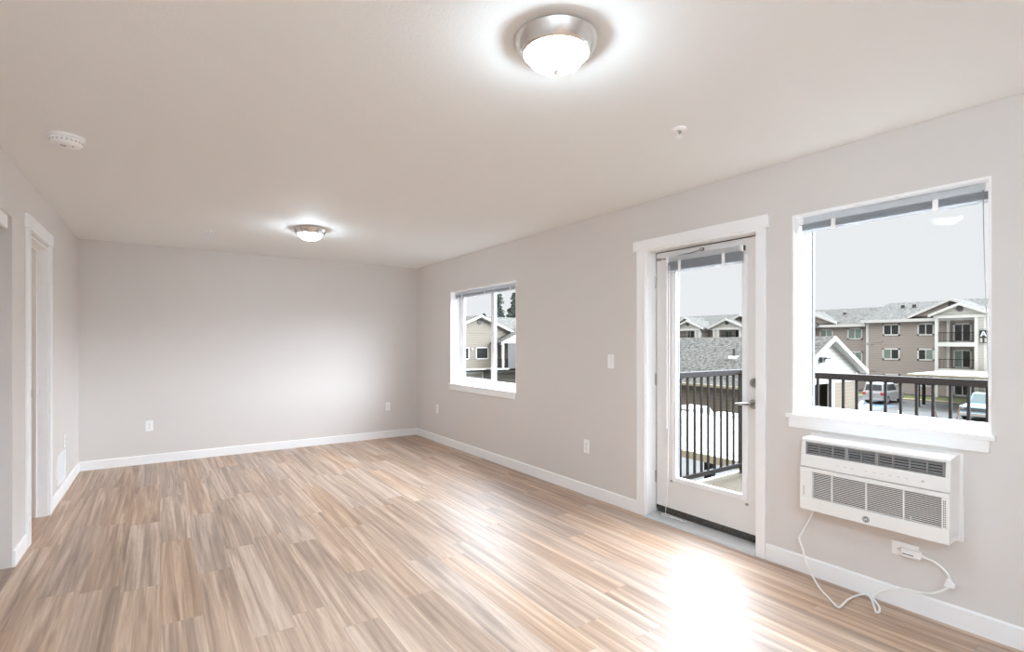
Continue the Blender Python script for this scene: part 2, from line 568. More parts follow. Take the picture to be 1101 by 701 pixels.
# ============================================================ WINDOWS
def window(n, a, label, slider):
    y0, y1, z0, z1 = a
    root = empty('window_%d' % n, (XR, (y0 + y1) / 2, z0), label, 'window', kind='structure')
    XF = XR + 0.133
    t = 0.010
    l = MB()
    l.box(XR - 0.001, XF, y1 - t, y1 + 0.001, z0 + 0.024, z1)
    l.box(XR - 0.001, XF, y0 - 0.001, y0 + t, z0 + 0.024, z1)
    l.box(XR - 0.001, XF, y0 + t, y1 - t, z1 - t, z1 + 0.001)
    l.build('jamb_liner', M['trim'], root)
    fw = 0.034
    f = MB()
    zb = z0 + 0.024
    f.box(XF, XF + 0.065, y1 - fw, y1, zb, z1)
    f.box(XF, XF + 0.065, y0, y0 + fw, zb, z1)
    f.box(XF, XF + 0.065, y0 + fw, y1 - fw, zb, zb + fw)
    f.box(XF, XF + 0.065, y0 + fw, y1 - fw, z1 - fw, z1)
    f.build('window_frame', M['vinyl'], root, bevel=0.004)
    gx = XF + 0.035
    if slider:
        ym = (y0 + y1) / 2 - 0.055
        s = MB()
        sw = 0.045
        # inner sliding sash on the far half, meeting stile in the middle
        s.box(XF + 0.008, XF + 0.034, y1 - fw - 0.075, y1 - fw, zb + fw, z1 - fw)
        s.box(XF + 0.008, XF + 0.034, ym - 0.034, ym + 0.036, zb + fw, z1 - fw)
        s.box(XF + 0.008, XF + 0.034, ym + 0.036, y1 - fw - 0.075, zb + fw, zb + fw + sw)
        s.box(XF + 0.008, XF + 0.034, ym + 0.036, y1 - fw - 0.075, z1 - fw - sw, z1 - fw)
        so = s.build('sliding_sash', M['vinyl'], root, bevel=0.004)
        B(XF + 0.000, XF + 0.008, ym - 0.010, ym + 0.010, zb + 0.55, zb + 0.62).build('latch', M['vinyl'], so, bevel=0.003)
        B(XF + 0.018, XF + 0.024, ym + 0.04, y1 - fw - 0.07, zb + fw + 0.04, z1 - fw - 0.04).build('glass_pane', M['glass'], so)
        s = MB()
        s.box(XF + 0.036, XF + 0.060, y0 + fw, y0 + fw + 0.03, zb + fw, z1 - fw)
        s.box(XF + 0.036, XF + 0.060, ym - 0.010, ym + 0.030, zb + fw, z1 - fw)
        s.box(XF + 0.036, XF + 0.060, y0 + fw + 0.03, ym - 0.010, zb + fw, zb + fw + 0.03)
        s.box(XF + 0.036, XF + 0.060, y0 + fw + 0.03, ym - 0.010, z1 - fw - 0.03, z1 - fw)
        fo = s.build('fixed_sash', M['vinyl'], root, bevel=0.003)
        B(XF + 0.046, XF + 0.052, y0 + fw + 0.02, ym - 0.004, zb + fw + 0.02, z1 - fw - 0.02).build('glass_pane', M['glass'], fo)
        B(XF + 0.034, XF + 0.060, ym - 0.018, ym - 0.0102, zb + fw + 0.03, z1 - fw - 0.03).build('gasket', M['gasket'], root)
    else:
        g = MB()
        q = 0.006
        for p0, p1, r0, r1 in ((y1 - fw - q, y1 - fw, zb + fw, z1 - fw), (y0 + fw, y0 + fw + q, zb + fw, z1 - fw),
                               (y0 + fw, y1 - fw, z1 - fw - q, z1 - fw)):
            g.box(gx - 0.004, gx + 0.02, p0, p1, r0, r1)
        g.build('gasket', M['gasket'], root)
        B(gx, gx + 0.006, y0 + fw, y1 - fw, zb + fw, z1 - fw).build('glass_pane', M['glass'], root)
    # stool and apron
    s = MB()
    xa, xb = XR - 0.022, XR - 0.0005
    s.prism([(xa, y0 - 0.017), (xa, y1 + 0.032), (xb, y1 + 0.032), (xb, y1 - 0.0005), (XF, y1 - 0.0005), (XF, y0 + 0.0005), (xb, y0 + 0.0005), (xb, y0 - 0.017)], 'z', z0, z0 + 0.024)
    s.build('sill', M['trim'], root, bevel=0.003)
    B(XR - 0.014, XR - 0.0005, y0 + 0.004, y1 + 0.016, z0 - 0.056, z0 - 0.0005).build('apron', M['trim'], root, bevel=0.002)
    return root, XF


win1, XF = window(1, W1, 'large single-pane white window above the air conditioner', False)
win2, XF = window(2, W2, 'two-pane sliding white window nearest the back corner', True)


def blind(y0, y1, zt, xc, label, wand_y=None, wand_len=0.0, cord=None, clips=(), depth=0.026, stack=0.036):
    root = empty('mini_blind', (xc, (y0 + y1) / 2, zt), label, 'blind', 'raised mini blinds')
    h = MB()
    h.box(xc - depth, xc + depth * 0.4, y0, y1, zt - 0.038, zt)
    h.build('headrail', M['blind'], root, bevel=0.003)
    for e in (y0, y1 - 0.022):
        B(xc - depth - 0.003, xc + depth * 0.4, e, e + 0.022, zt - 0.041, zt + 0.002).build('end_bracket', M['plastic'], root, bevel=0.002)
    s = MB()
    z = zt - 0.040
    k = 0
    while z > zt - 0.040 - stack:
        j = 0.0016 * math.sin(k * 2.1)
        s.box(xc - depth * 0.9 + j, xc + depth * 0.1 + j, y0 + 0.012, y1 - 0.012, z - 0.0022, z)
        z -= 0.0036
        k += 1
    s.build('slat_stack', M['slats'], root)
    B(xc - depth * 0.85, xc + depth * 0.1, y0 + 0.012, y1 - 0.012, z - 0.014, z).build('bottom_rail', M['blind'], root, bevel=0.003)
    for c in clips:
        B(xc - depth - 0.004, xc - depth * 0.9 - 0.0005, c - 0.012, c + 0.012, z - 0.018, zt - 0.036).build('ladder_clip', M['plastic'], root, bevel=0.002)
    if wand_y is not None:
        MB().tube([(xc - depth - 0.006, wand_y, zt - 0.03), (xc - depth - 0.008, wand_y, zt - 0.03 - wand_len)], 0.004, 8).build('tilt_wand', M['plastic'], root, smooth=True)
    if cord:
        MB().tube(cord, 0.0022, 6, smooth=8).build('lift_cord', M['grey'], root, smooth=True)
    return root


blind(W1[0] + 0.012, W1[1] - 0.012, W1[3] - 0.012, XR + 0.085, 'raised white mini blind at the top of the large window',
      clips=(W1[1] - 0.20, W1[0] + 0.22),
      cord=[(XR + 0.055, 0.718, 2.06), (XR + 0.055, 0.714, 1.8), (XR + 0.055, 0.705, 1.45), (XR + 0.055, 0.700, 1.2), (XR + 0.055, 0.698, 1.10)])
blind(W2[0] + 0.012, W2[1] - 0.012, W2[3] - 0.012, XR + 0.085, 'raised white mini blind on the small sliding window',
      clips=(W2[1] - 0.2, (W2[0] + W2[1]) / 2, W2[0] + 0.2), stack=0.016)

# ============================================================ BALCONY DOOR
XS = XR + 0.102                         # room face of the door slab
door = empty('door_1', (XR, (DR[0] + DR[1]) / 2, 0), 'white glazed balcony door with its casing', 'door', kind='structure')
c = MB()
c.box(XR - 0.018, XR - 0.0005, 2.678, 2.762, 0, 2.064)
c.box(XR - 0.018, XR - 0.0005, 1.724, 1.784, 0, 2.064)
c.build('side_casing', M['trim'], door, bevel=0.002)
B(XR - 0.022, XR - 0.0005, 1.700, 2.796, 2.064, 2.142).build('head_casing', M['trim'], door, bevel=0.002)
j = MB()
j.box(XR - 0.010, XO, 2.668, 2.689, 0.0, 2.074)
j.box(XR - 0.010, XO, 1.771, 1.786, 0.0, 2.074)
j.box(XR - 0.010, XO, 1.786, 2.668, 2.052, 2.074)
# stops on the outer side of the slab
j.box(XS + 0.047, XO, 2.652, 2.668, 0.0, 2.052)
j.box(XS + 0.047, XO, 1.786, 1.800, 0.0, 2.052)
j.build('jamb', M['trim'], door)
t = MB()
t.prism([(XR - 0.030, 0.001), (XR - 0.018, 0.020), (XS - 0.02, 0.030), (XO + 0.02, 0.030), (XO + 0.04, -0.03), (XR + 0.01, -0.03), (XR + 0.005, 0.001)], 'y', 1.787, 2.667)
t.build('threshold', M['threshold'], door, bevel=0.002)
Y0, Y1, Z0, Z1 = 1.791, 2.661, 0.082, 2.045
G = (1.940, 2.472, 0.330, 1.900)        # visible glass
s = MB()
s.box(XS, XS + 0.044, G[1] + 0.02, Y1, Z0, Z1)
s.box(XS, XS + 0.044, Y0, G[0] - 0.02, Z0, Z1)
s.box(XS, XS + 0.044, G[0] - 0.02, G[1] + 0.02, Z0, G[2] - 0.02)
s.box(XS, XS + 0.044, G[0] - 0.02, G[1] + 0.02, G[3] + 0.02, Z1)
s.build('door_slab', M['door'], door)
lf = MB()
for sx0, sx1, ww in ((XS - 0.012, XS, 0.036), (XS, XS + 0.018, 0.021)):
    lf.box(sx0, sx1, G[1] - 0.001, G[1] + ww, G[2] - ww, G[3] + ww)
    lf.box(sx0, sx1, G[0] - ww, G[0] + 0.001, G[2] - ww, G[3] + ww)
    lf.box(sx0, sx1, G[0], G[1], G[2] - ww, G[2] + 0.001)
    lf.box(sx0, sx1, G[0], G[1], G[3] - 0.001, G[3] + ww)
lf.build('glazing_bead', M['vinyl'], door, bevel=0.004)
gk = MB()
gk.box(XS + 0.012, XS + 0.022, G[1] - 0.007, G[1] + 0.002, G[2], G[3])
gk.box(XS + 0.012, XS + 0.022, G[0] - 0.002, G[0] + 0.014, G[2], G[3])
gk.build('gasket', M['grey'], door)
B(XS + 0.020, XS + 0.026, G[0] - 0.005, G[1] + 0.005, G[2] - 0.005, G[3] + 0.005).build('glass_pane', M['glass'], door)
B(XS + 0.004, XS + 0.040, Y0 + 0.002, Y1 - 0.002, 0.031, Z0).build('door_sweep', M['sweep'], door)
B(XS + 0.004, XS + 0.010, Y0, Y1, Z1 - 0.001, 2.0515).build('weatherstrip', M['sweep'], door)
B(XS + 0.004, XS + 0.010, Y1, 2.6675, 0.05, 2.0515).build('weatherstrip', M['sweep'], door)
lev = MB().lathe([(0.031, XS), (0.031, XS - 0.006), (0.024, XS - 0.011), (0.012, XS - 0.012), (0.011, XS - 0.042), (0.0, XS - 0.042)], (0, 1.864, 0.942), 24, 'x')
lev = lev.build('lever_handle', M['chrome'], door, smooth=True)
MB().tube([(XS - 0.040, 1.858, 0.942), (XS - 0.044, 1.89, 0.943), (XS - 0.042, 1.93, 0.941), (XS - 0.036, 1.972, 0.937)], [0.011, 0.010, 0.008, 0.006], 10, smooth=4).build('lever', M['chrome'], lev, smooth=True)
dbt = MB().lathe([(0.030, XS), (0.030, XS - 0.008), (0.023, XS - 0.016), (0.0, XS - 0.016)], (0, 1.860, 1.082), 24, 'x').build('deadbolt', M['chrome'], door, smooth=True)
B(XS - 0.030, XS - 0.0155, 1.856, 1.864, 1.064, 1.100).build('thumb_turn', M['chrome'], dbt, bevel=0.002)
for yy, zz in ((G[1] + 0.045, G[2] - 0.035), (G[0] - 0.030, G[2] - 0.058)):
    B(XS - 0.010, XS - 0.0005, yy - 0.010, yy + 0.010, zz - 0.007, zz + 0.007).build('hold_down_bracket', M['grey'], door, bevel=0.002)
ca = MB()
ca.tube([(XS - 0.016, 2.630, 1.995), (XS - 0.016, 2.50, 1.988), (XS - 0.016, 2.36, 2.000)], [0.004, 0.010, 0.010], 8)
ca.tube([(XS - 0.016, 2.36, 2.000), (XS - 0.012, 2.25, 2.020)], 0.005, 8)
ca.box(XS - 0.018, XS - 0.0005, 2.235, 2.262, 2.008, 2.030)
ca.box(XS - 0.018, XS - 0.0005, 2.615, 2.645, 1.986, 2.004)
ca.build('check_arm', M['grey'], door, smooth=True, label='slim grey metal check arm')
for hz in (0.30, 1.06, 1.82):
    MB().lathe([(0.006, hz - 0.045), (0.006, hz + 0.045)], (XS - 0.006, 2.664, 0), 10).build('hinge', M['chrome'], door, smooth=True)

db = blind(1.915, 2.540, 1.995, XS - 0.018, 'raised white mini blind on the balcony door glass', wand_y=2.528, wand_len=1.27,
           clips=(2.42, 2.06), depth=0.020, stack=0.062,
           cord=[(XS - 0.045, 2.505, 1.93), (XS - 0.045, 2.508, 1.0), (XS - 0.055, 2.515, 0.25), (XS - 0.070, 2.520, 0.06), (XS - 0.080, 2.47, 0.045),
                 (XS - 0.055, 2.40, 0.043), (XS - 0.075, 2.37, 0.042), (XS - 0.060, 2.44, 0.046), (XS - 0.085, 2.50, 0.043), (XS - 0.07, 2.56, 0.045), (XS - 0.06, 2.50, 0.05), (XS - 0.075, 2.42, 0.046), (XS - 0.06, 2.33, 0.042)])
for ch in db.children:
    if ch.name.startswith('lift_cord'):
        ch.data.materials[0] = M['plastic']

# ============================================================ DOORWAY AND CLOSET ON THE LEFT
d2 = empty('door_2', LW((XL, (D2[0] + D2[1]) / 2, 0)), 'white cased doorway in the left wall', 'doorway', kind='structure')
c = MB(LW)
c.box(XL + 0.0005, XL + 0.017, D2[1] - 0.002, D2[1] + 0.085, 0, 2.10)
c.box(XL + 0.0005, XL + 0.017, D2[0] - 0.085, D2[0] + 0.002, 0, 2.10)
c.build('side_casing', M['trim'], d2, bevel=0.002)
B(XL + 0.0005, XL + 0.020, D2[0] - 0.108, D2[1] + 0.108, 2.10, 2.195, xf=LW).build('head_casing', M['trim'], d2, bevel=0.002)
j = MB(LW)
j.box(XL - LT, XL, D2[1] - 0.012, D2[1] + 0.001, 0, 2.078)
j.box(XL - LT, XL, D2[0] - 0.001, D2[0] + 0.012, 0, 2.078)
j.box(XL - LT, XL, D2[0] + 0.012, D2[1] - 0.012, 2.066, 2.081)
j.build('jamb', M['trim'], d2)
j = MB(LW)
j.box(XL - 0.074, XL - 0.062, D2[1] - 0.024, D2[1] - 0.012, 0, 2.066)
j.box(XL - 0.074, XL - 0.062, D2[0] + 0.012, D2[0] + 0.024, 0, 2.066)
j.box(XL - 0.074, XL - 0.062, D2[0] + 0.024, D2[1] - 0.024, 2.054, 2.066)
j.build('door_stop', M['trim'], d2)
B(XL - 0.116, XL - 0.090, D2[1] - 0.0145, D2[1] - 0.0118, 0.93, 0.99, xf=LW).build('strike_plate', M['chrome'], d2)
cl = empty('trim_1', LW((XL, CL[1], CL[2])), 'white header board over the closet opening', 'trim', kind='structure')
B(XL - 0.034, XL - 0.012, CL[0], CL[1] - 0.035, 2.022, CL[2] - 0.0005, xf=LW).build('closet_header', M['trim'], cl, bevel=0.002)
B(XL - 0.10, XL - 0.034, CL[0], CL[1] - 0.035, 2.06, CL[2] - 0.0005, xf=LW).build('door_track', M['grey'], cl)


# ============================================================ CEILING FIXTURES
def lamp(x, y, label, glow, group='flush ceiling lights'):
    root = empty('ceiling_light', (x, y, HC), label, 'ceiling light', group)
    MB().lathe([(0.1, -0.0005), (0.150, -0.0005), (0.152, -0.004), (0.150, -0.009), (0.147, -0.016), (0.139, -0.034), (0.129, -0.047), (0.126, -0.051), (0.118, -0.053),
                (0.112, -0.048), (0.110, -0.03), (0.1, -0.03)], (x, y, HC), 48, cap=False).build('trim_ring', M['nickel'], root, smooth=True)
    pr = [(0.112 * math.cos(a), -0.037 - 0.072 * math.sin(a)) for a in [R(k * 7.5) for k in range(0, 13)]]
    MB().lathe(pr[:-1] + [(0.004, -0.109)], (x, y, HC), 48).build('glass_dome', glow, root, smooth=True)
    MB().lathe([(0.011, -0.107), (0.012, -0.112), (0.008, -0.117), (0.007, -0.121), (0.0025, -0.124)], (x, y, HC), 20).build('finial', M['nickel'], root, smooth=True)
    return root


lamp(1.182, 1.434, 'large round ceiling light with nickel ring near the camera', M['dome'])
lamp(1.190, 5.150, 'smaller looking round ceiling light near the back wall', M['dome'])
lamp(-0.30, -0.62, 'added round fill light on the ceiling just behind the camera', M['rear_fill_dome'], None)  # this and the next: unseen lights added to brighten the room
lamp(-0.10, -1.80, 'added round fill light on the ceiling farther behind the camera', M['rear_fill_dome'], None)
lamp(-2.60, 5.60, 'added unseen round fill light in the side room beyond the doorway', M['side_fill_dome'], None)  # unseen light added in the side room for more brightness

sm = empty('smoke_detector', (-0.41, 3.575, HC), 'round white smoke detector on the ceiling at left', 'smoke detector')
sx0, sy0 = -0.41, 3.575
MB().lathe([(0.078, -0.0005), (0.078, -0.012), (0.072, -0.016), (0.0, -0.016)], (sx0, sy0, HC), 40).build('mounting_base', M['plastic'], sm, smooth=True)
MB().lathe([(0.066, -0.016), (0.070, -0.022), (0.068, -0.040), (0.058, -0.050), (0.030, -0.053), (0.0, -0.053)], (sx0, sy0, HC), 40).build('cover', M['plastic'], sm, smooth=True)
sl = MB()
for k in range(22):
    a = 2 * math.pi * k / 22
    ca_, sa_ = math.cos(a), math.sin(a)
    def P_(r, tt, z):
        return (sx0 + r * ca_ - tt * sa_, sy0 + r * sa_ + tt * ca_, HC + z)
    sl.hexa([P_(0.067, -0.005, -0.036), P_(0.0705, -0.005, -0.036), P_(0.0705, 0.005, -0.036), P_(0.067, 0.005, -0.036)],
            [P_(0.067, -0.005, -0.027), P_(0.0713, -0.005, -0.027), P_(0.0713, 0.005, -0.027), P_(0.067, 0.005, -0.027)])
sl.build('vent_slot', M['button'], sm)
MB().lathe([(0.014, -0.052), (0.014, -0.056), (0.0, -0.056)], (sx0 - 0.01, sy0 - 0.012, HC), 20).build('test_button', M['button'], sm, smooth=True)
MB().lathe([(0.003, -0.050), (0.003, -0.0545), (0.0, -0.0545)], (sx0 + 0.03, sy0 - 0.02, HC), 10).build('indicator_light', M['slot'], sm)


def sprinkler(x, y, label):
    root = empty('fire_sprinkler', (x, y, HC), label, 'sprinkler', 'ceiling sprinkler heads')
    MB().lathe([(0.036, -0.0005), (0.036, -0.004), (0.026, -0.012), (0.013, -0.014), (0.0, -0.014)], (x, y, HC), 28).build('escutcheon', M['plastic'], root, smooth=True)
    MB().lathe([(0.011, -0.013), (0.011, -0.024), (0.006, -0.024), (0.006, -0.026), (0.0, -0.026)], (x, y, HC), 16).build('body', M['chrome'], root, smooth=True)
    for s_ in (-1, 1):
        MB().tube([(x + s_ * 0.009, y, HC - 0.022), (x + s_ * 0.013, y, HC - 0.032), (x + s_ * 0.004, y, HC - 0.046)], 0.0022, 6, smooth=3).build('frame_arm', M['plastic'], root, smooth=True)
    MB().lathe([(0.004, -0.044), (0.017, -0.046), (0.017, -0.049), (0.0, -0.050)], (x, y, HC), 20).build('deflector', M['plastic'], root, smooth=True)


sprinkler(2.185, 1.665, 'white sprinkler head on the ceiling in front of the balcony door')
sprinkler(0.388, 5.780, 'white sprinkler head on the ceiling left of the far light')


# ============================================================ OUTLETS, SWITCH, GRILLE
def wall_thing(name, label, cat, group, loc, rz, kind='outlet', roll=0.0):
    """built facing -Y at the origin, then turned and placed"""
    root = empty(name, (0, 0, 0), label, cat, group)
    hw, hh = 0.035, 0.058
    B(-hw, hw, -0.006, -0.0005, -hh, hh).build('cover_plate', M['plastic'], root, bevel=0.002)
    if kind == 'outlet':
        for s_ in (-1, 1):
            z = 0.0195 * s_
            r = MB()
            pts = [(0.0165 * math.cos(a), z + max(-0.013, min(0.013, 0.0165 * math.sin(a)))) for a in [R(k * 15) for k in range(24)]]
            r.prism(pts, 'y', -0.0085, -0.0055)
            ro = r.build('receptacle', M['plastic'], root)
            q = MB()
            q.box(-0.0075, -0.005, -0.0092, -0.0084, z - 0.001, z + 0.007)
            q.box(0.005, 0.0075, -0.0092, -0.0084, z - 0.001, z + 0.007)
            q.lathe([(0.0026, -0.0092), (0.0026, -0.0084)], (0, 0, z - 0.007), 10, 'y')
            q.build('slot', M['slot'], ro)
    elif kind == 'switch':
        B(-0.0165, 0.0165, -0.0085, -0.0055, -0.033, 0.033).build('rocker', M['vinyl'], root, bevel=0.001)
    for s_ in ((-0.042, 0.042) if kind == 'switch' else (0.0,)):
        MB().lathe([(0.003, -0.0075), (0.003, -0.0055)], (0, 0, s_), 10, 'y').build('screw', M['grey'], root)
    root.location = loc
    root.rotation_euler = (0, roll, rz)
    return root


E_ = 0.0
outlet = wall_thing('wall_outlet', 'white outlet on the back wall, left of its middle', 'outlet', 'duplex wall outlets', (-0.098, YB, 0.420), 0)
def outlet_copy(label, loc, rz, roll=0.0):
    o = copy_tree(outlet)
    o.location = loc
    o.rotation_euler = (0, roll, rz)
    o['label'] = label
    return o
outlet_copy('white outlet on the back wall near the right corner', (2.667, YB, 0.442), 0)
outlet_copy('white outlet low on the right wall below the light switch', (XR, 3.350, 0.430), R(-90))
outlet_copy('white outlet low on the right wall near the back corner', (XR, 6.310, 0.450), R(-90))
lo = LW((XL, 6.10, 0.458))
outlet_copy('white outlet on the left wall above the vent grille', lo, R(90) + TH)
outlet_copy('white sideways outlet below the air conditioner with its plug', (XR, 1.003, 0.296), R(-90), R(90))
wall_thing('light_switch', 'white light switch left of the balcony door', 'light switch', None, (XR, 3.053, 1.190), R(-90), 'switch')

vg = empty('vent_grille', LW((XL, 5.9, 0.13)), 'white slatted vent grille low on the left wall', 'vent')
f = MB(LW)
gy0, gy1, gz0, gz1 = 5.70, 6.12, 0.125, 0.385
f.box(XL + 0.0005, XL + 0.008, gy0, gy0 + 0.022, gz0, gz1)
f.box(XL + 0.0005, XL + 0.008, gy1 - 0.022, gy1, gz0, gz1)
f.box(XL + 0.0005, XL + 0.008, gy0, gy1, gz0, gz0 + 0.022)
f.box(XL + 0.0005, XL + 0.008, gy0, gy1, gz1 - 0.022, gz1)
f.build('grille_frame', M['trim'], vg, bevel=0.002)
B(XL + 0.0006, XL + 0.0015, gy0 + 0.02, gy1 - 0.02, gz0 + 0.02, gz1 - 0.02, xf=LW).build('duct_backing', M['plastic'], vg)
f = MB(LW)
for k in range(14):
    z = gz0 + 0.03 + k * 0.0152
    f.hexa([(XL + 0.002, gy0 + 0.02, z), (XL + 0.002, gy1 - 0.02, z), (XL + 0.003, gy1 - 0.02, z + 0.001), (XL + 0.003, gy0 + 0.02, z + 0.001)],
           [(XL + 0.007, gy0 + 0.02, z + 0.011), (XL + 0.007, gy1 - 0.02, z + 0.011), (XL + 0.008, gy1 - 0.02, z + 0.012), (XL + 0.008, gy0 + 0.02, z + 0.012)])
f.build('louver', M['trim'], vg)

# ============================================================ AIR CONDITIONER
AF = 2.957                              # front face
ay0, ay1 = 0.786, 1.446
ac = empty('air_conditioner', (XR, (ay0 + ay1) / 2, 0.42), 'white through-wall air conditioner under the large window', 'air conditioner')
hs = MB()
hs.prism([(XR - 0.001, 0.421), (AF + 0.026, 0.421), (AF + 0.026, 0.815), (XR - 0.001, 0.822)], 'y', ay0, ay1)
hs.build('housing', M['ac'], ac, bevel=0.004)
B(XR - 0.012, XR - 0.0007, ay0 - 0.014, ay1 + 0.012, 0.408, 0.826).build('wall_sleeve', M['ac'], ac, bevel=0.003)
# upper panel: a frame round the air outlet, leaning back slightly at the top
def slant(z):
    return AF + max(0.0, (z - 0.66)) * 0.10
up = MB()
def upbox(y0, y1, z0, z1):
    up.hexa([(slant(z0), y0, z0), (slant(z0), y1, z0), (AF + 0.0265, y1, z0), (AF + 0.0265, y0, z0)],
            [(slant(z1), y0, z1), (slant(z1), y1, z1), (AF + 0.0265, y1, z1), (AF + 0.0265, y0, z1)])
LY0, LY1, LZ0, LZ1 = 0.803, 1.418, 0.727, 0.795
upbox(ay0 - 0.002, ay1 - 0.004, LZ1, 0.812)
upbox(ay0 - 0.002, ay1 - 0.004, 0.660, LZ0)
upbox(ay0 - 0.002, LY0, LZ0, LZ1)
upbox(LY1, ay1 - 0.004, LZ0, LZ1)
upo = up.build('control_panel', M['ac'], ac, bevel=0.003)
for k in range(9):
    y = 1.25 - k * 0.034 - (0.03 if k > 2 else 0)
    B(slant(0.692) - 0.001, slant(0.692) + 0.004, y - 0.006, y + 0.006, 0.6905, 0.6935).build('button', M['button'], upo)
MB().lathe([(0.006, slant(0.69) - 0.002), (0.006, slant(0.69) + 0.004)], (0, 0.885, 0.692), 14, 'x').build('button', M['button'], upo, smooth=True)
B(AF + 0.0245, AF + 0.0258, LY0, LY1, LZ0, LZ1).build('outlet_recess', M['dark'], ac)
vf = MB()
e_ = 0.006
for y0, y1, z0, z1 in ((LY0, LY0 + 0.010, LZ0, LZ1), (LY1 - 0.010, LY1, LZ0, LZ1), (LY0, LY1, LZ0, LZ0 + e_), (LY0, LY1, LZ1 - e_, LZ1)):
    vf.box(AF + 0.010, AF + 0.024, y0, y1, z0, z1)
vfo = vf.build('outlet_bezel', M['vane'], ac)
for k in range(1, 9):
    y = LY1 - (LY1 - LY0) * k / 9
    wdt = 0.008 if k in (3, 5) else 0.0022
    B(AF + 0.011, AF + 0.024, y - wdt, y + wdt, LZ0 + e_, LZ1 - e_).build('divider', M['vane'], vfo)
vv = MB()
for k in range(1, 5):
    z = LZ0 + (LZ1 - LZ0) * k / 5
    vv.hexa([(AF + 0.014, LY0 + 0.01, z - 0.003), (AF + 0.014, LY1 - 0.01, z - 0.003), (AF + 0.022, LY1 - 0.01, z + 0.002), (AF + 0.022, LY0 + 0.01, z + 0.002)],
            [(AF + 0.014, LY0 + 0.01, z - 0.001), (AF + 0.014, LY1 - 0.01, z - 0.001), (AF + 0.022, LY1 - 0.01, z + 0.004), (AF + 0.022, LY0 + 0.01, z + 0.004)])
vv.build('vane', M['vane'], vfo)
# lower grille
gY0, gY1, gZ0, gZ1 = 0.815, 1.380, 0.492, 0.632
lp = MB()
lp.box(AF, AF + 0.0265, ay0, ay1, 0.421, gZ0)
lp.box(AF, AF + 0.0265, ay0, ay1, gZ1, 0.655)
lp.box(AF, AF + 0.0265, gY1, ay1, gZ0, gZ1)
lp.box(AF, AF + 0.0265, ay0, gY0, gZ0, gZ1)
lp.build('front_panel', M['ac'], ac, bevel=0.003)
B(AF + 0.0235, AF + 0.0258, gY0, gY1, gZ0, gZ1).build('intake_recess', M['dark'], ac)
gb = MB()
for k in range(16):
    z = gZ0 + 0.0045 + k * (gZ1 - gZ0 - 0.004) / 16
    gb.box(AF + 0.003, AF + 0.009, gY0, gY1, z, z + 0.0028)
gb.build('grille_bars', M['ac'], ac)
for y in (1.281, 1.120, 0.960):
    B(AF + 0.001, AF + 0.012, y - 0.003, y + 0.003, gZ0, gZ1).build('mullion', M['ac'], ac)
for yy in (1.424, 0.800, 0.806):
    sv = MB()
    for k in range(12):
        if yy > 1.4 and k > 4:
            continue
        sv.box(AF - 0.0004, AF + 0.002, yy - 0.002, yy + 0.002, gZ0 + 0.008 + k * 0.0105, gZ0 + 0.014 + k * 0.0105)
    sv.build('side_slot', M['slot'], ac)
B(AF + 0.001, AF + 0.004, 0.930, 0.934, gZ0 + 0.008, gZ0 + 0.024).build('filter_tab', M['ac'], ac)
lg = MB().lathe([(0.0165, AF - 0.0015), (0.0165, AF + 0.001)], (0, 1.120, 0.447), 28, 'x').build('badge', M['slot'], ac, label='round grey badge with a script monogram')
bd = MB()
bd.tube([(AF - 0.002, 1.120 + 0.0135 * math.cos(R(k * 15)), 0.447 + 0.0135 * math.sin(R(k * 15))) for k in range(24)], 0.0011, 6, closed=True)
bd.tube([(AF - 0.002, 1.120 + p, 0.447 + q) for p, q in ((0.0015, 0.004), (0.006, 0.006), (0.0085, 0.000), (0.005, -0.006), (0.001, -0.002), (0.002, 0.001), (0.0055, 0.0))], 0.0011, 6, smooth=4)
bd.tube([(AF - 0.002, 1.120 + p, 0.447 + q) for p, q in ((-0.0005, 0.001), (-0.005, 0.001), (-0.006, 0.005), (-0.003, 0.006), (-0.002, 0.0), (-0.004, -0.006), (-0.008, -0.003))], 0.0011, 6, smooth=4)
bd.build('monogram', M['plastic'], lg, smooth=True)
# cord and plug
cord = [(3.075, 1.418, 0.425), (3.082, 1.440, 0.360), (3.085, 1.495, 0.240), (3.085, 1.512, 0.200), (3.078, 1.490, 0.147), (3.06, 1.455, 0.070), (2.985, 1.360, 0.006),
        (2.90, 1.275, 0.006), (2.832, 1.205, 0.006), (2.845, 1.190, 0.006), (2.960, 1.200, 0.007), (3.060, 1.185, 0.009), (3.082, 1.160, 0.012), (3.055, 1.130, 0.007), (2.975, 1.088, 0.006),
        (2.934, 1.066, 0.006), (2.950, 1.058, 0.007), (3.005, 1.080, 0.010), (3.060, 1.128, 0.018), (3.080, 1.120, 0.032), (3.085, 1.080, 0.068), (3.085, 1.002, 0.106), (3.088, 0.944, 0.112), (3.088, 0.889, 0.128),
        (3.088, 0.846, 0.159), (3.086, 0.812, 0.196), (3.086, 0.812, 0.214), (3.086, 0.836, 0.256), (3.084, 0.880, 0.287), (3.084, 0.930, 0.293)]
cordo = MB().tube(cord, 0.0052, 10, smooth=6).build('power_cord', M['plastic'], ac, smooth=True)
pg = MB()
pg.box(XR - 0.044, XR - 0.010, 0.928, 1.010, 0.276, 0.314)
pgo = pg.build('plug', M['plastic'], cordo, bevel=0.006)
B(XR - 0.0455, XR - 0.0435, 0.955, 1.000, 0.288, 0.292).build('plug_marking', M['slot'], pgo)
MB().tube([(XR - 0.027, 0.930, 0.294), (XR - 0.028, 0.905, 0.292)], [0.009, 0.006], 10).build('strain_relief', M['plastic'], pgo, smooth=True)
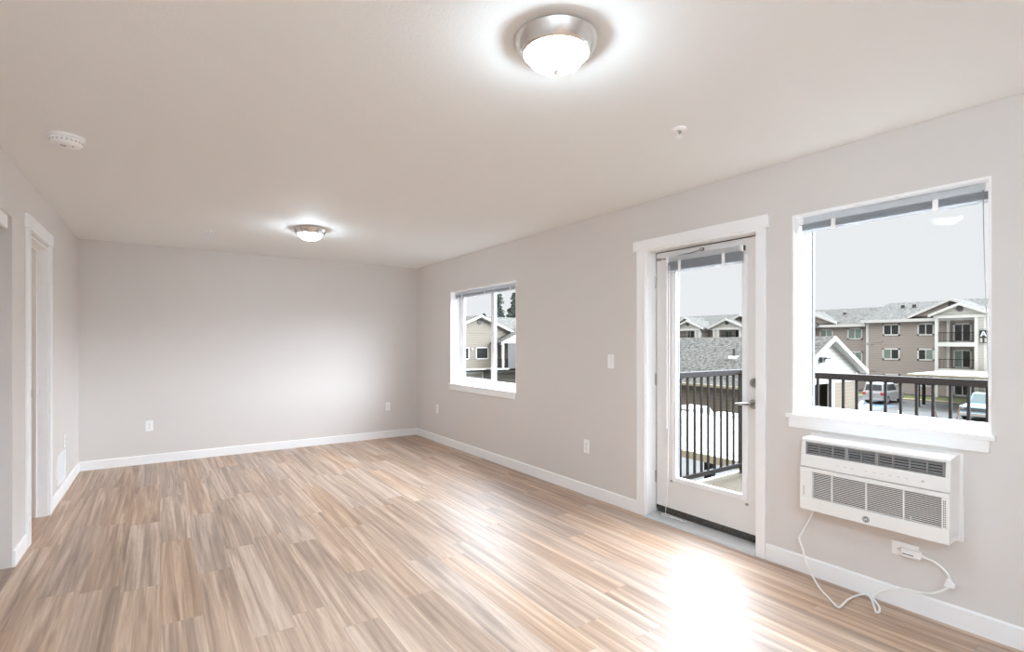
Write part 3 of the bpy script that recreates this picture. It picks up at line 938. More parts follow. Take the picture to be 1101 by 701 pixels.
MB().hexa([(3.070, 0.800, 0.188), (3.096, 0.800, 0.188), (3.096, 0.838, 0.186), (3.070, 0.838, 0.186)], [(3.070, 0.800, 0.204), (3.096, 0.800, 0.204), (3.096, 0.826, 0.226), (3.070, 0.826, 0.226)]).build('cord_tie', M['plastic'], cordo, bevel=0.002)

# ============================================================ BALCONY
DZ = -0.03
dk = empty('balcony_deck', (XO, 1.3, DZ), 'tan balcony floor with a pale edge, outside the door', 'balcony', kind='structure')
B(XO, 5.16, -1.0, 3.10, DZ - 0.2, DZ).build('deck_slab', M['deck'], dk)
ef = MB()
ef.box(XO, 5.18, 3.10, 3.125, DZ - 0.22, DZ + 0.012)
ef.box(5.16, 5.185, -1.0, 3.125, DZ - 0.22, DZ + 0.004)
ef.build('edge_flashing', M['edge'], dk)
RX, RY = 5.08, 3.07
rl = empty('balcony_railing', (RX, RY, DZ), 'dark bronze metal railing around the balcony', 'railing')
ZT, ZB = 1.067, 0.040
B(RX - 0.030, RX + 0.030, -1.0, RY + 0.03, ZT - 0.055, ZT).build('top_rail', M['rail'], rl, bevel=0.004)
B(XO + 0.002, RX - 0.030, RY - 0.030, RY + 0.030, ZT - 0.055, ZT).build('top_rail', M['rail'], rl, bevel=0.004)
B(RX - 0.018, RX + 0.018, -1.0, RY, ZB, ZB + 0.045).build('bottom_rail', M['rail'], rl, bevel=0.003)
B(XO + 0.002, RX, RY - 0.018, RY + 0.018, ZB, ZB + 0.045).build('bottom_rail', M['rail'], rl, bevel=0.003)
for px_, py_ in ((RX, RY), (XO + 0.04, RY), (RX, -0.9)):
    B(px_ - 0.024, px_ + 0.024, py_ - 0.024, py_ + 0.024, DZ, ZT - 0.054).build('post', M['rail'], rl, bevel=0.002)
k = 0
y = RY - 0.1
while y > -0.8:
    B(RX - 0.0095, RX + 0.0095, y - 0.0095, y + 0.0095, ZB + 0.044, ZT - 0.054).build('baluster', M['rail'], rl)
    y -= 0.1085
x = RX - 0.06
while x > XO + 0.08:
    B(x - 0.0095, x + 0.0095, RY - 0.0095, RY + 0.0095, ZB + 0.044, ZT - 0.054).build('baluster', M['rail'], rl)
    x -= 0.1085

# ============================================================ OUTDOORS
GZ = EYE - 6.0
lot = empty('parking_lot', (40, 20, GZ), 'grey asphalt parking lot with painted lines', 'parking lot', kind='structure')
B(XO + 0.3, 110, -40, 110, GZ - 0.3, GZ).build('asphalt', M['asphalt'], lot)
for (x0, y0, x1, y1) in ((46, 17.4, 57.5, 21.6), (43, 13.6, 54, 17.8), (52, 20.5, 60, 23.0)):
    d = Vector((x1 - x0, y1 - y0, 0)).normalized()
    n_ = Vector((-d.y, d.x, 0)) * 0.14
    a_, b_ = Vector((x0, y0, GZ + 0.004)), Vector((x1, y1, GZ + 0.004))
    MB().hexa([a_ - n_, b_ - n_, b_ + n_, a_ + n_], [p + Vector((0, 0, 0.008)) for p in (a_ - n_, b_ - n_, b_ + n_, a_ + n_)]).build('painted_line', M['paint'], lot)
B(50.5, 58.5, 19.3, 25.5, GZ + 0.002, GZ + 0.006).build('blue_stall', M['bluepaint'], lot, label='faded blue painted parking stall')
tag(B(65.2, 70.2, 2, 27, GZ - 0.05, GZ + 0.08).build('lawn', M['grass']), 'narrow green lawn strip along the apartment building', 'lawn', kind='stuff')
tag(B(64.7, 65.2, 2, 27, GZ - 0.05, GZ + 0.14).build('curb', M['curb']), 'pale curb along the lawn strip', 'curb', kind='structure')


def gable(root, front, back, c0, half, ze, zp, wallm, axis='x', over=0.35, vent=True, thick=0.22, halfl=None, vent_dz=None, rake=0.28):
    """gable roof with its wall triangle; `front`..`back` along axis, facing -axis"""
    halfl = halfl or half
    sw = None if axis == 'x' else (lambda p: (p[1], p[0], p[2]))
    sl_r = (zp - ze) / half
    zl = zp - sl_r * halfl
    tri = MB(sw)
    tri.prism([(c0 - half + 0.2, ze + 0.2 * sl_r - 0.02), (c0, zp - 0.02), (c0 + halfl - 0.2, zl + 0.2 * sl_r - 0.02)], 'x', front, front + 0.2)
    tri.build('gable_wall', wallm, root)
    rf = MB(sw)
    for s_, hh, zz in ((-1, half, ze), (1, halfl, zl)):
        e = c0 + s_ * (hh + 0.1)
        z_ = zz - 0.1 * sl_r
        a = [(front - over, e, z_), (back, e, z_), (back, c0, zp), (front - over, c0, zp)]
        rf.hexa(a, [(p[0], p[1], p[2] + thick) for p in a])
    rf.build('gable_roof', M['shingle'], root)
    so = MB(sw)
    for s_, hh, zz in ((-1, half, ze), (1, halfl, zl)):
        e = c0 + s_ * (hh + 0.1)
        z_ = zz - 0.1 * sl_r
        a = [(front - over, e, z_ - 0.05), (front - 0.002, e, z_ - 0.05), (front - 0.002, c0, zp - 0.05), (front - over, c0, zp - 0.05)]
        so.hexa(a, [(p[0], p[1], p[2] + 0.045) for p in a])
    so.build('soffit', M['xtrim'], root)
    rk = MB(sw)
    for s_, hh, zz in ((-1, half, ze), (1, halfl, zl)):
        e = c0 + s_ * (hh + 0.12)
        z_ = zz - 0.12 * sl_r
        a = [(front - over - 0.05, e, z_ - rake + thick), (front - over, e, z_ - rake + thick), (front - over, c0, zp - rake + thick), (front - over - 0.05, c0, zp - rake + thick)]
        rk.hexa(a, [(p[0], p[1], p[2] + rake) for p in a])
    rk.build('rake_board', M['xtrim'], root)
    if vent:
        vz = zp - (vent_dz or 0.55 * (zp - ze) * 0.6)
        MB(sw).lathe([(0.30, front - 0.08), (0.30, front + 0.05)], (0, c0, vz), 20, 'x').build('gable_vent', M['vent'], root)


def bwin(root, X, y0, y1, z0, z1, cols=('d', 'd'), fr=0.16):
    """two-pane window set in a wall facing -x"""
    f = MB()
    f.box(X - 0.07, X + 0.02, y0, y0 + fr, z0, z1)
    f.box(X - 0.07, X + 0.02, y1 - fr, y1, z0, z1)
    f.box(X - 0.07, X + 0.02, y0, y1, z0, z0 + fr)
    f.box(X - 0.07, X + 0.02, y0, y1, z1 - fr, z1)
    ym = (y0 + y1) / 2
    if len(cols) == 2:
        f.box(X - 0.06, X + 0.02, ym - 0.05, ym + 0.05, z0 + fr, z1 - fr)
    fo = f.build('window', M['xtrim'], root)
    n = len(cols)
    for i, c_ in enumerate(cols):          # listed left to right as seen from the lot: left is larger y
        a = y1 - fr - (y1 - y0 - 2 * fr) * i / n
        b = y1 - fr - (y1 - y0 - 2 * fr) * (i + 1) / n
        B(X - 0.03, X - 0.01, b, a, z0 + fr, z1 - fr).build('pane', M['glassdark'] if c_ == 'd' else M['glassgreen'], fo)


def balcony_bay(root, X, XW, yc, hw, z_top, panel=True, flip=False):
    """three storeys of recessed balconies framed by white columns, facing -x"""
    s_ = -1 if flip else 1
    yl, yr = yc + s_ * hw, yc - s_ * hw            # left / right as seen
    ypan = yr + s_ * 0.95                          # storage panel on the right end
    def bx(m_, x0, x1, a, b, z0, z1):
        m_.box(x0, x1, min(a, b), max(a, b), z0, z1)
    for a in (yl, ypan, yr + s_ * 0.2):
        cm = MB(); bx(cm, X - 0.05, X + 0.30, a, a - s_ * 0.30, GZ, z_top); cm.build('column', M['xtrim'], root)
    cm = MB(); bx(cm, X, X + 2.2, ypan - s_ * 0.2, yr + s_ * 0.1, GZ, z_top); cm.build('storage_wall', M['siding_pale'], root)
    cm = MB(); bx(cm, XW - 0.35, XW - 0.02, yl - s_ * 0.45, yl - s_ * 0.72, GZ, z_top); cm.build('pilaster', M['xtrim'], root)
    for fz in (1.43, -1.48):
        cm = MB(); bx(cm, X - 0.06, XW - 0.02, yl, yr + s_ * 0.9, fz - 0.46, fz); cm.build('balcony_slab', M['xtrim'], root)
        rm = MB()
        bx(rm, X + 0.02, X + 0.08, yl - s_ * 0.25, ypan, fz + 1.02, fz + 1.08)
        bx(rm, X + 0.02, X + 0.08, yl - s_ * 0.25, ypan, fz + 0.10, fz + 0.15)
        n = 26
        for i in range(n + 1):
            a = yl - s_ * 0.28 + (ypan - yl + s_ * 0.28) * i / n
            rm.box(X + 0.035, X + 0.065, a - 0.012, a + 0.012, fz + 0.10, fz + 1.05)
        rm.build('balcony_rail', M['rail'], root)
    for i, (fz, cc) in enumerate(((1.43, ('d', 'd')), (-1.48, ('g', 'd')), (GZ + 0.1, ('d', 'd')))):
        a, b = yl - s_ * 0.95, yl - s_ * 2.55
        bwin(root, XW, min(a, b), max(a, b), fz + 0.02, fz + 2.10, cc if not flip else cc[::-1])
        a, b = yl - s_ * 2.75, yl - s_ * 3.15
        bwin(root, XW, min(a, b), max(a, b), fz + 0.85, fz + 2.1, ('d',), 0.08)


apt = empty('apartment_building', (73, 20, GZ), 'long three-storey taupe apartment building across the parking lot', 'building')
XA, XBk = 73.0, 74.5
YS = 27.5
B(XA, XA + 14, 4, YS, GZ, 4.25).build('wall', M['siding'], apt)
B(XBk, XA + 14, YS, 78, GZ, 3.75).build('wall', M['siding'], apt)
B(XA - 0.02, XA + 0.3, YS - 0.15, YS + 0.12, GZ, 4.0).build('downspout', M['xtrim'], apt)
for x0, y0, y1, ze, zr in ((XA - 0.6, 3.5, YS + 0.5, 4.0, 6.55), (XBk - 0.6, YS + 0.5, 79, 3.62, 6.12)):
    r_ = MB()
    a = [(x0, y0, ze), (x0, y1, ze), (81, y1, zr), (81, y0, zr)]
    r_.hexa(a, [(p[0], p[1], p[2] + 0.16) for p in a])
    a = [(81, y0, zr), (81, y1, zr), (89, y1, ze), (89, y0, ze)]
    r_.hexa(a, [(p[0], p[1], p[2] + 0.16) for p in a])
    r_.build('roof', M['shingle'], apt)
    B(x0 - 0.12, x0, y0, y1, ze - 0.16, ze + 0.18).build('gutter', M['xtrim'], apt)
    B(x0, x0 + 0.62, y0, y1, ze - 0.14, ze - 0.06).build('soffit', M['xtrim'], apt)
# plain end gable plate to close the step in the roof
MB().prism([(XA, 3.9), (81, 6.5), (81, 6.1), (XBk, 3.6)], 'y', YS + 0.4, YS + 0.5).build('step_gable', M['shingle'], apt)
for (px_, dz_) in ((50, 0), (48.5, 0.05)):
    pass
for yy, xx, zz in ((25.2, 78.0, 5.75), (24.0, 78.0, 5.75), (32.0, 78.2, 5.1), (62, 78.2, 5.2)):
    B(xx, xx + 0.35, yy, yy + 0.4, zz, zz + 0.45).build('roof_vent', M['vent'], apt)
for y0, y1, z0, z1, cc in ((24.04, 25.81, 2.25, 3.66, 'dd'), (20.73, 22.33, 2.23, 3.65, 'dd'), (24.04, 25.83, -0.68, 0.70, 'gd'), (20.73, 22.33, -0.68, 0.70, 'dg'),
                           (24.04, 25.73, -3.7, -2.4, 'gd'), (20.73, 22.33, -3.7, -2.4, 'dd')):
    bwin(apt, XA, y0, y1, z0, z1, tuple(cc))
for y0, y1, z0, z1, cc in ((28.56, 30.32, 1.80, 3.31, 'gg'), (28.56, 30.35, -1.19, 0.26, 'dg'), (32.05, 33.75, 1.76, 3.24, 'gg'), (32.05, 33.75, -1.2, 0.26, 'gg'),
                           (46.6, 48.0, 1.8, 3.3, 'gg'), (37.6, 39.2, 1.8, 3.3, 'dd'), (57.6, 59.2, 1.8, 3.3, 'gg'), (60.6, 62.2, 1.8, 3.3, 'gg')):
    bwin(apt, XBk, y0, y1, z0, z1, tuple(cc))
# street-side gables
gable(apt, XA - 0.02, 81, 19.2, 3.8, 4.35, 6.15, M['siding'], vent_dz=0.48)
gable(apt, 70.5, 78, 17.85, 2.55, 4.3, 5.45, M['siding_white'], vent_dz=0.42)
balcony_bay(apt, 70.5, XA, 17.85, 2.15, 4.3)
B(70.4, 73, 15.5, 20.1, 4.05, 4.36).build('porch_beam', M['xtrim'], apt)
gable(apt, XBk - 0.02, 81, 35.6, 4.0, 3.95, 5.65, M['siding'], vent_dz=0.5)
balcony_bay(apt, 72.3, XBk, 36.2, 2.0, 3.6)
B(72.2, 74.5, 34.0, 38.4, 3.45, 3.75).build('porch_beam', M['xtrim'], apt)
gable(apt, 72.3, 78, 36.2, 2.5, 3.75, 4.9, M['siding_white'], vent_dz=0.42)
for yr_, yf_ in ((45.3, 46.1), (55.4, 53.2)):
    gable(apt, XBk - 0.02, 81, yr_, 3.2, 4.0, 5.6, M['siding'], vent_dz=0.5)
    gable(apt, 72.0, 78, yf_, 3.0, 3.6, 4.9, M['siding_white'], vent_dz=0.42)
    balcony_bay(apt, 72.0, XBk, yf_, 2.3, 3.6, flip=(yr_ < 50))
    B(71.9, 74.5, yf_ - 2.4, yf_ + 2.4, 3.4, 3.7).build('porch_beam', M['xtrim'], apt)
for yy, zz in ((27.2, 1.25), (28.2, 0.2), (26.9, -2.0), (26.2, 1.55)):
    B(XA - 0.05 if yy < YS else XBk - 0.05, XA + 0.05 if yy < YS else XBk + 0.05, yy - 0.35, yy + 0.35, zz - 0.12, zz + 0.12).build('wall_vent', M['vent'] if False else M['siding'], apt)

sg = empty('letter_sign', (70.3, 15.9, 2.0), 'small black sign with a white letter A on the apartment bay', 'sign')
B(70.28, 70.36, 15.56, 16.22, 1.35, 2.69).build('sign_board', M['signblack'], sg)
la = MB()
yc_, zc_ = 15.89, 2.03
la.hexa([(70.25, yc_ + 0.26, zc_), (70.28, yc_ + 0.26, zc_), (70.28, yc_ + 0.15, zc_), (70.25, yc_ + 0.15, zc_)], [(70.25, yc_ + 0.055, zc_ + 0.56), (70.28, yc_ + 0.055, zc_ + 0.56), (70.28, yc_ - 0.055, zc_ + 0.56), (70.25, yc_ - 0.055, zc_ + 0.56)])
la.hexa([(70.25, yc_ - 0.26, zc_), (70.28, yc_ - 0.26, zc_), (70.28, yc_ - 0.15, zc_), (70.25, yc_ - 0.15, zc_)], [(70.25, yc_ - 0.055, zc_ + 0.56), (70.28, yc_ - 0.055, zc_ + 0.56), (70.28, yc_ + 0.055, zc_ + 0.56), (70.25, yc_ + 0.055, zc_ + 0.56)])
la.box(70.25, 70.28, yc_ - 0.14, yc_ + 0.14, zc_ + 0.14, zc_ + 0.22)
la.build('letter', M['signwhite'], sg)
pn = MB()
pn.box(70.26, 70.28, yc_ - 0.28, yc_ - 0.08, 1.42, 1.86)
pn.box(70.26, 70.28, yc_ + 0.08, yc_ + 0.28, 1.42, 1.86)
pn.build('lower_panel', M['siding_pale'], sg)

# garage block
ga = empty('garage_block', (42, 19, GZ), 'tan and white gabled garage block beyond the railing', 'building')
gable(ga, 19.0, 46, 43.2, 5.85, -1.086, 1.67, M['siding_white'], axis='y', over=0.55, halfl=None, vent=False, rake=0.34)
# longer slope towards the lot
slp = (1.67 + 1.086) / 5.85
r_ = MB()
a = [(35.2, 18.45, 1.67 - slp * 8.0), (35.2, 46, 1.67 - slp * 8.0), (37.4, 46, 1.67 - slp * 5.8), (37.4, 18.45, 1.67 - slp * 5.8)]
r_.hexa(a, [(p[0], p[1], p[2] + 0.22) for p in a])
r_.build('lower_roof', M['shingle'], ga)
B(35.05, 35.2, 18.45, 46, 1.67 - slp * 8.0 + 0.02, 1.67 - slp * 8.0 + 0.22).build('gutter', M['fascia'], ga)
wb = MB()
wb.box(38.0, 48.4, 19.0, 19.2, -1.83, -1.0)
wb.prism([(36.0, -1.83), (38.2, -1.83), (38.2, -0.9), (36.0, -1.85)], 'y', 19.0, 19.2)
wb.build('gable_band', M['siding_white'], ga)
wl = MB()
wl.box(44.2, 48.4, 19.02, 19.3, GZ, -1.83)
wl.box(36.0, 44.2, 21.0, 21.2, GZ, -1.83)
wl.box(36.0, 36.2, 19.02, 46, GZ, -1.5)
wl.box(48.2, 48.4, 19.3, 46, GZ, -0.9)
wl.build('wall', M['siding_tan'], ga)
B(36.2, 48.3, 19.02, 21.1, -1.80, -1.72).build('porch_ceiling', M['siding_white'], ga)
B(43.85, 44.25, 18.95, 19.3, GZ, -1.83).build('corner_trim', M['xtrim'], ga)
B(48.15, 48.48, 18.95, 19.3, GZ, -1.1).build('corner_trim', M['xtrim'], ga)
wlm = MB()
wlm.box(41.8, 42.3, 18.75, 18.99, -0.15, 0.25)
wlm.box(42.1, 42.8, 18.55, 18.80, 0.10, 0.22)
wlm.build('wall_lamp', M['vent'], ga)
B(43.3, 43.6, 18.9, 18.99, -1.5, -1.15).build('utility_box', M['grey'], ga)
B(39.2, 39.9, 24.3, 25.0, -0.10, 0.26).build('roof_vent', M['edge'], ga)
B(39.45, 39.7, 24.5, 24.75, 0.2, 0.85).build('vent_pipe', M['vent'], ga)


# carports
def carport(label, x0, x1, y0, y1, z, posts):
    root = empty('carport', ((x0 + x1) / 2, (y0 + y1) / 2, GZ), label, 'carport', 'flat white carports')
    B(x0, x1, y0, y1, z - 0.06, z).build('roof_sheet', M['metalroof'], root)
    f = MB()
    f.box(x0 - 0.05, x0, y0, y1, z - 0.20, z + 0.005)
    f.box(x1, x1 + 0.05, y0, y1, z - 0.20, z + 0.005)
    f.box(x0, x1, y0 - 0.05, y0, z - 0.20, z + 0.005)
    f.box(x0, x1, y1, y1 + 0.05, z - 0.20, z + 0.005)
    f.build('fascia', M['fascia'], root)
    for px_, py_ in posts:
        B(px_ - 0.11, px_ + 0.11, py_ - 0.11, py_ + 0.11, GZ, z - 0.06).build('post', M['rail'], root)


carport('long flat white carport roof right below the balcony', 12.1, 19.0, 7.0, 34, EYE - 3.0, [(x_, y_) for x_ in (13.2, 17.9) for y_ in (9, 15, 21, 27, 33)])
carport('flat white carport in front of the apartment building', 58.2, 69.2, 6.5, 18.6, EYE - 2.9, [(59.0, 18.0), (61.5, 18.3), (59.0, 12.5), (59.0, 7.2), (64.3, 7.2)])


# vehicles: local x forward, y left
def vehicle(name, label, loc, heading, L, W, H, paint, kind='suv', cat='car', glassm=None, lowtrim=None):
    root = empty(name, loc, label, cat)
    ch, sh = math.cos(heading), math.sin(heading)
    def xf(p):
        return (loc[0] + p[0] * ch - p[1] * sh, loc[1] + p[0] * sh + p[1] * ch, loc[2] + p[2])
    hw = W / 2
    gm = glassm or M['carglass']
    zb = 0.28 * H / 1.7
    belt = 0.60 * H
    fr, rr = L / 2, -L / 2
    if kind == 'suv':
        side = [(rr + 0.04, zb), (rr, zb + 0.25), (rr + 0.02, belt - 0.1), (rr + 0.06, belt), (fr - 0.30 * L, belt), (fr - 0.12, belt - 0.14), (fr, belt - 0.30), (fr - 0.02, zb + 0.1), (fr - 0.1, zb)]
        gh0, gh1, top0, top1 = rr + 0.07, fr - 0.28 * L, rr + 0.28, fr - 0.42 * L
    elif kind == 'classic':
        side = [(rr, zb), (rr, belt - 0.05), (rr + 0.08, belt), (fr - 0.38 * L, belt), (fr - 0.08, belt - 0.08), (fr, belt - 0.16), (fr, zb + 0.08), (fr - 0.08, zb)]
        gh0, gh1, top0, top1 = rr + 0.35 * L, fr - 0.36 * L, rr + 0.40 * L, fr - 0.45 * L
    else:
        side = [(rr + 0.05, zb), (rr, zb + 0.22), (rr + 0.04, belt - 0.03), (rr + 0.16, belt), (fr - 0.28 * L, belt), (fr - 0.12, belt - 0.12), (fr, belt - 0.26), (fr - 0.02, zb + 0.1), (fr - 0.1, zb)]
        gh0, gh1, top0, top1 = rr + 0.12 * L, fr - 0.27 * L, rr + 0.24 * L, fr - 0.43 * L
    m_ = MB(xf)
    m_.prism(side, 'y', -hw, hw)
    body = m_.build('body', paint, root, bevel=0.07, seg=3)
    g = MB(xf)
    tw = hw * 0.80
    bt_ = [(gh0, -hw * 0.94, belt - 0.05), (gh1, -hw * 0.94, belt - 0.05), (gh1, hw * 0.94, belt - 0.05), (gh0, hw * 0.94, belt - 0.05)]
    tp_ = [(top0, -tw, H), (top1, -tw, H), (top1, tw, H), (top0, tw, H)]
    g.hexa(bt_, tp_)
    g.build('cabin', paint, root, bevel=0.05, seg=3)
    def lerp(a, b, t):
        return tuple(a[i] + (b[i] - a[i]) * t for i in range(3))
    def win(nm, q, u0, u1, v0, v1, off):
        p = []
        for u, v in ((u0, v0), (u1, v0), (u1, v1), (u0, v1)):
            p.append(Vector(lerp(lerp(q[0], q[1], u), lerp(q[3], q[2], u), v)))
        o = Vector(off)
        MB(xf).hexa([a + o * 0.2 - o for a in p], [a + o for a in p]).build(nm, gm, root)
    win('rear_window', [bt_[0], bt_[3], tp_[3], tp_[0]], 0.08, 0.92, 0.20, 0.86, (-0.03, 0, 0))
    win('windscreen', [bt_[1], bt_[2], tp_[2], tp_[1]], 0.06, 0.94, 0.16, 0.90, (0.03, 0, 0))
    for s_, q in ((-1, [bt_[0], bt_[1], tp_[1], tp_[0]]), (1, [bt_[3], bt_[2], tp_[2], tp_[3]])):
        for u0, u1 in ((0.07, 0.30), (0.33, 0.60), (0.63, 0.93)):
            win('side_window', q, u0, u1, 0.20, 0.86, (0, s_ * 0.025, 0))
    rw_ = 0.205 * H
    for ax in (rr + 0.2 * L, fr - 0.19 * L):
        for s_ in (-1, 1):
            wmb = MB(xf)
            wmb.lathe([(rw_ * 0.6, -0.11), (rw_ * 0.95, -0.11), (rw_, -0.06), (rw_, 0.06), (rw_ * 0.95, 0.11), (rw_ * 0.6, 0.11)], (ax, s_ * (hw - 0.09), rw_), 24, 'y')
            wo_ = wmb.build('wheel', M['tyre'], root, smooth=True)
            MB(xf).lathe([(rw_ * 0.62, -0.118), (rw_ * 0.55, -0.09), (rw_ * 0.2, -0.1), (rw_ * 0.2, 0.1), (rw_ * 0.55, 0.09), (rw_ * 0.62, 0.118)], (ax, s_ * (hw - 0.09), rw_), 20, 'y').build('hub', M['hub'], wo_, smooth=True)
    for s_ in (-1, 1):
        B(rr - 0.03, rr + 0.14, s_ * (hw - 0.02) - (0.26 if s_ > 0 else -0.0) , s_ * (hw - 0.02) + (0.0 if s_ > 0 else 0.26), belt - 0.32, belt - 0.04, xf=xf).build('tail_lamp', M['redlamp'], root, bevel=0.02)
        MB(xf).lathe([(0.10, fr - 0.06), (0.10, fr + 0.03), (0.07, fr + 0.05), (0.0, fr + 0.05)], (0, s_ * (hw - 0.24), belt - 0.30), 16, 'x').build('headlight', M['carglasspale'], root, smooth=True)
    if kind == 'classic':
        B(fr - 0.02, fr + 0.02, -hw + 0.1, hw - 0.1, belt - 0.44, belt - 0.22, xf=xf).build('grille', M['dark'], root)
        B(fr + 0.01, fr + 0.03, -hw + 0.08, hw - 0.08, belt - 0.345, belt - 0.315, xf=xf).build('grille_bar', M['carchrome'], root)
        B(fr - 0.05, fr + 0.16, -hw - 0.02, hw + 0.02, zb + 0.02, zb + 0.30, xf=xf).build('bumper', M['carchrome'], root, bevel=0.04)
    else:
        B(rr - 0.06, rr + 0.1, -hw + 0.04, hw - 0.04, zb + 0.02, zb + 0.22, xf=xf).build('bumper', paint, root, bevel=0.04)
        B(rr - 0.035, rr + 0.02, -0.26, 0.26, belt - 0.36, belt - 0.24, xf=xf).build('licence_plate', M['whitecar'], root)
    return root


vehicle('sport_utility_vehicle', 'silver SUV seen from behind beyond the railing', (60.55, 21.35, GZ), R(0), 5.1, 1.85, 2.0, M['silver'])
vehicle('pickup_truck', 'pale blue older pickup truck facing the window', (54.3, 11.95, GZ), R(180), 5.6, 2.3, 2.0, M['bluecar'], 'classic', 'truck', M['carglasspale'])
vehicle('car', 'beige car whose roof shows over the lower carport, left of the white one', (30.5, 25.4, GZ), R(0), 4.6, 1.85, 1.45, M['beigecar'], 'sedan')
vehicle('car', 'white car whose roof shows over the middle of the lower carport', (31.0, 22.2, GZ), R(0), 4.7, 1.9, 1.62, M['whitecar'], 'suv')
vehicle('car', 'silver car showing over the lower carport, right of the white one', (30.5, 19.4, GZ), R(0), 4.6, 1.9, 1.45, M['silver'], 'sedan')

for (sx_, sy_, lean, lb) in ((51.1, 14.35, 0.22, 'thin brown stake in the lot, left of the other one'), (48.75, 12.6, -0.22, 'thin brown stake in the lot, just left of the pale blue truck')):
    st = empty('marker_stake', (sx_, sy_, GZ), lb, 'stake', 'thin brown stakes')
    MB().tube([(sx_, sy_, GZ), (sx_ - lean, sy_ + lean, GZ + 1.25)], 0.045, 8).build('stake', M['rust'], st, smooth=True)
    B(sx_ - lean - 0.06, sx_ - lean + 0.06, sy_ + lean - 0.06, sy_ + lean + 0.06, GZ + 1.24, GZ + 1.30).build('stake_cap', M['rust'], st)


# plants
def leaf_cloud(name, m, parent, pts, size):
    mb = MB()
    for p in pts:
        a = Vector((random.gauss(0, 1), random.gauss(0, 1), random.gauss(0, 1))).normalized()
        b = a.orthogonal().normalized()
        c_ = a.cross(b)
        s_ = size * random.uniform(0.6, 1.3)
        p = Vector(p)
        mb.add([p - b * s_ - c_ * s_ * 0.4, p + b * s_ * 0.2 - c_ * s_ * 0.6, p + b * s_ + c_ * s_ * 0.3, p - b * s_ * 0.1 + c_ * s_ * 0.6], [(0, 1, 2, 3)])
    return mb.build(name, m, parent)


sh = empty('shrub', (53.5, 22.4, GZ), 'brown leafy shrub at the garage corner beside the SUV', 'shrub')
pts = []
while len(pts) < 900:
    p = Vector((random.uniform(-1, 1), random.uniform(-1, 1), random.uniform(-1, 1)))
    if 0.45 < p.length < 1 + 0.12 * math.sin(7 * p.x + 5 * p.y):
        pts.append((53.5 + p.x * 0.85, 22.4 + p.y * 0.75, GZ + 0.95 + p.z * 0.85))
leaf_cloud('foliage', M['brownleaf'], sh, pts, 0.12)
stm = MB()
for k in range(5):
    a = k * 1.3
    stm.tube([(53.5, 22.4, GZ), (53.5 + 0.3 * math.cos(a), 22.4 + 0.3 * math.sin(a), GZ + 1.1)], 0.03, 6)
stm.build('stem', M['bark'], sh)


def conifer(x, y, h, rad, label, n=2600):
    root = empty('conifer_tree', (x, y, GZ), label, 'tree', 'tall conifers')
    MB().tube([(x, y, GZ), (x, y, GZ + h * 0.5), (x, y, GZ + h)], [0.25, 0.16, 0.02], 8).build('trunk', M['bark'], root, smooth=True)
    pts = []
    tiers = 26
    for k in range(tiers):
        f = k / (tiers - 1)
        z = GZ + h * (0.16 + 0.84 * f)
        r0 = rad * (1 - f) ** 0.8 + 0.1
        for b in range(7):
            a = random.uniform(0, 6.28)
            ll = r0 * random.uniform(0.55, 1.15)
            for q in range(int(n / tiers / 7)):
                t_ = random.random() ** 0.6
                pts.append((x + math.cos(a) * ll * t_ + random.gauss(0, 0.14), y + math.sin(a) * ll * t_ + random.gauss(0, 0.14), z - 0.25 * ll * t_ + random.gauss(0, 0.12)))
    leaf_cloud('foliage', M['needle'], root, pts, 0.22)


conifer(46.2, 70.8, 13.8, 2.3, 'thin conifer behind the gabled house, left of the fuller one', 3400)
conifer(54.4, 78.2, 15.0, 3.6, 'fuller conifer at the right edge of the small window', 6500)
conifer(53.5, 87.5, 11.6, 3.2, 'lower conifer between the two tall conifers', 3200)

# gabled house seen through the small window
hc = empty('gabled_house', (31, 51.6, GZ), 'beige two-storey gabled house seen through the small window', 'house')
YC = 51.6
B(26.3, 35.9, YC, 66, -1.65, 2.45).build('wall', M['siding_c'], hc)
gable(hc, YC - 0.01, 66, 30.9, 4.95, 2.40, 4.40, M['siding_c'], axis='y', over=0.5, vent_dz=0.55, rake=0.2)
r_ = MB()
a = [(31, 54.0, 3.0), (48, 54.0, 3.0), (48, 59, 4.75), (31, 59, 4.75)]
r_.hexa(a, [(p[0], p[1], p[2] + 0.15) for p in a])
a = [(31, 59, 4.75), (48, 59, 4.75), (48, 64, 3.0), (31, 64, 3.0)]
r_.hexa(a, [(p[0], p[1], p[2] + 0.15) for p in a])
r_.build('wing_roof', M['shingle'], hc)
B(36, 47, 55, 63, GZ, 3.1).build('wing_wall', M['siding_c'], hc)
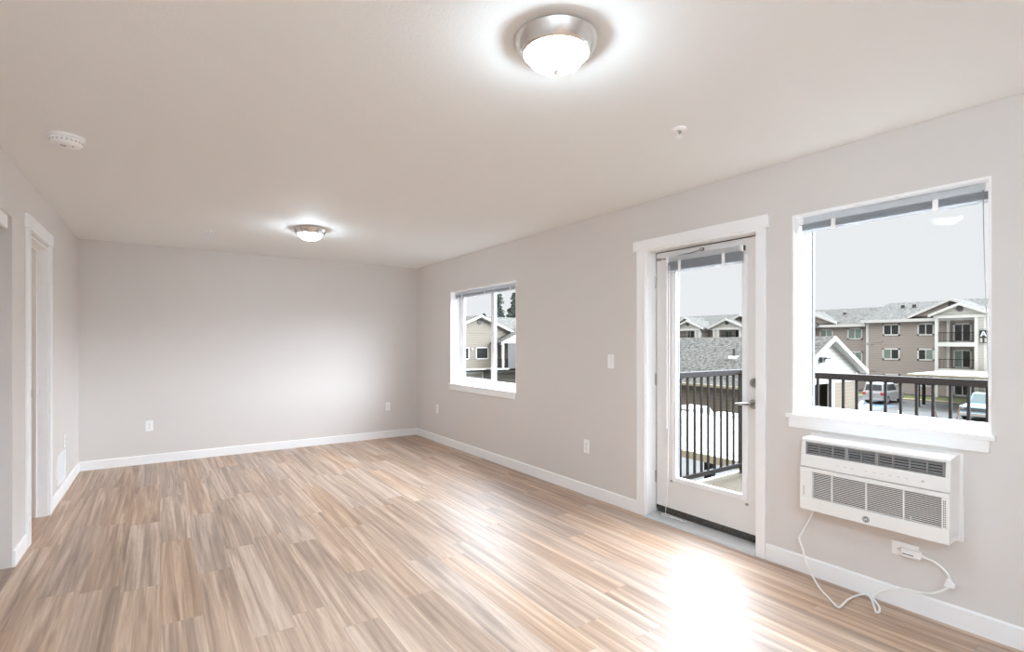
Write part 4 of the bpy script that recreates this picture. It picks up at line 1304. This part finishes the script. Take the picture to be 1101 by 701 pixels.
# projecting bay on the right
YP = 49.6
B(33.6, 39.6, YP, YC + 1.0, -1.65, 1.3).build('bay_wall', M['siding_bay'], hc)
gable(hc, YP - 0.02, 56, 36.4, 3.9, 1.25, 2.95, M['siding_white'], axis='y', over=0.4, vent_dz=0.6, rake=0.28)
B(32.75, 33.0, YP - 0.1, YP + 0.15, -1.65, 1.2).build('column', M['xtrim'], hc)
rm = MB()
rm.box(31.9, 33.6, YP, YP + 0.06, -0.55, -0.48)
rm.box(31.9, 33.6, YP, YP + 0.06, -1.5, -1.44)
for k in range(13):
    rm.box(31.9 + k * 0.14, 31.94 + k * 0.14, YP, YP + 0.05, -1.5, -0.5)
rm.build('balcony_rail', M['rail'], hc)
B(31.7, 33.7, YP - 0.1, YC, -1.75, -1.6).build('balcony_slab', M['xtrim'], hc)
B(25.5, 39.6, YC - 0.35, YC + 0.05, -1.80, -1.62).build('belt_board', M['xtrim'], hc)
B(26.3, 39.6, YC + 0.8, 66, GZ, -1.65).build('garage_wall', M['siding_c'], hc)
def ywin(root, Y, x0, x1, z0, z1, fr=0.10, m_='glassdark', nm='window'):
    f = MB()
    f.box(x0, x0 + fr, Y - 0.07, Y + 0.02, z0, z1)
    f.box(x1 - fr, x1, Y - 0.07, Y + 0.02, z0, z1)
    f.box(x0, x1, Y - 0.07, Y + 0.02, z0, z0 + fr)
    f.box(x0, x1, Y - 0.07, Y + 0.02, z1 - fr, z1)
    fo = f.build(nm, M['xtrim'], root)
    B(x0 + fr, x1 - fr, Y - 0.03, Y - 0.01, z0 + fr, z1 - fr).build('pane' if nm == 'window' else 'door_panel', M[m_], fo)
ywin(hc, YC, 30.4, 32.1, -0.55, 0.85)
ywin(hc, YC, 28.0, 29.5, -0.55, 0.85)
ywin(hc, YP, 34.9, 36.5, -0.5, 0.95)
ywin(hc, YC + 0.8, 28.6, 31.9, GZ, -2.05, 0.2, 'garagedoor', 'garage_door')
ywin(hc, YC + 0.8, 33.2, 36.8, GZ, -2.05, 0.2, 'garagedoor', 'garage_door')
MB().lathe([(0.09, YC - 0.15), (0.14, YC - 0.02)], (29.9, 0, 0.65), 12, 'y').build('porch_lamp', M['xtrim'], hc)
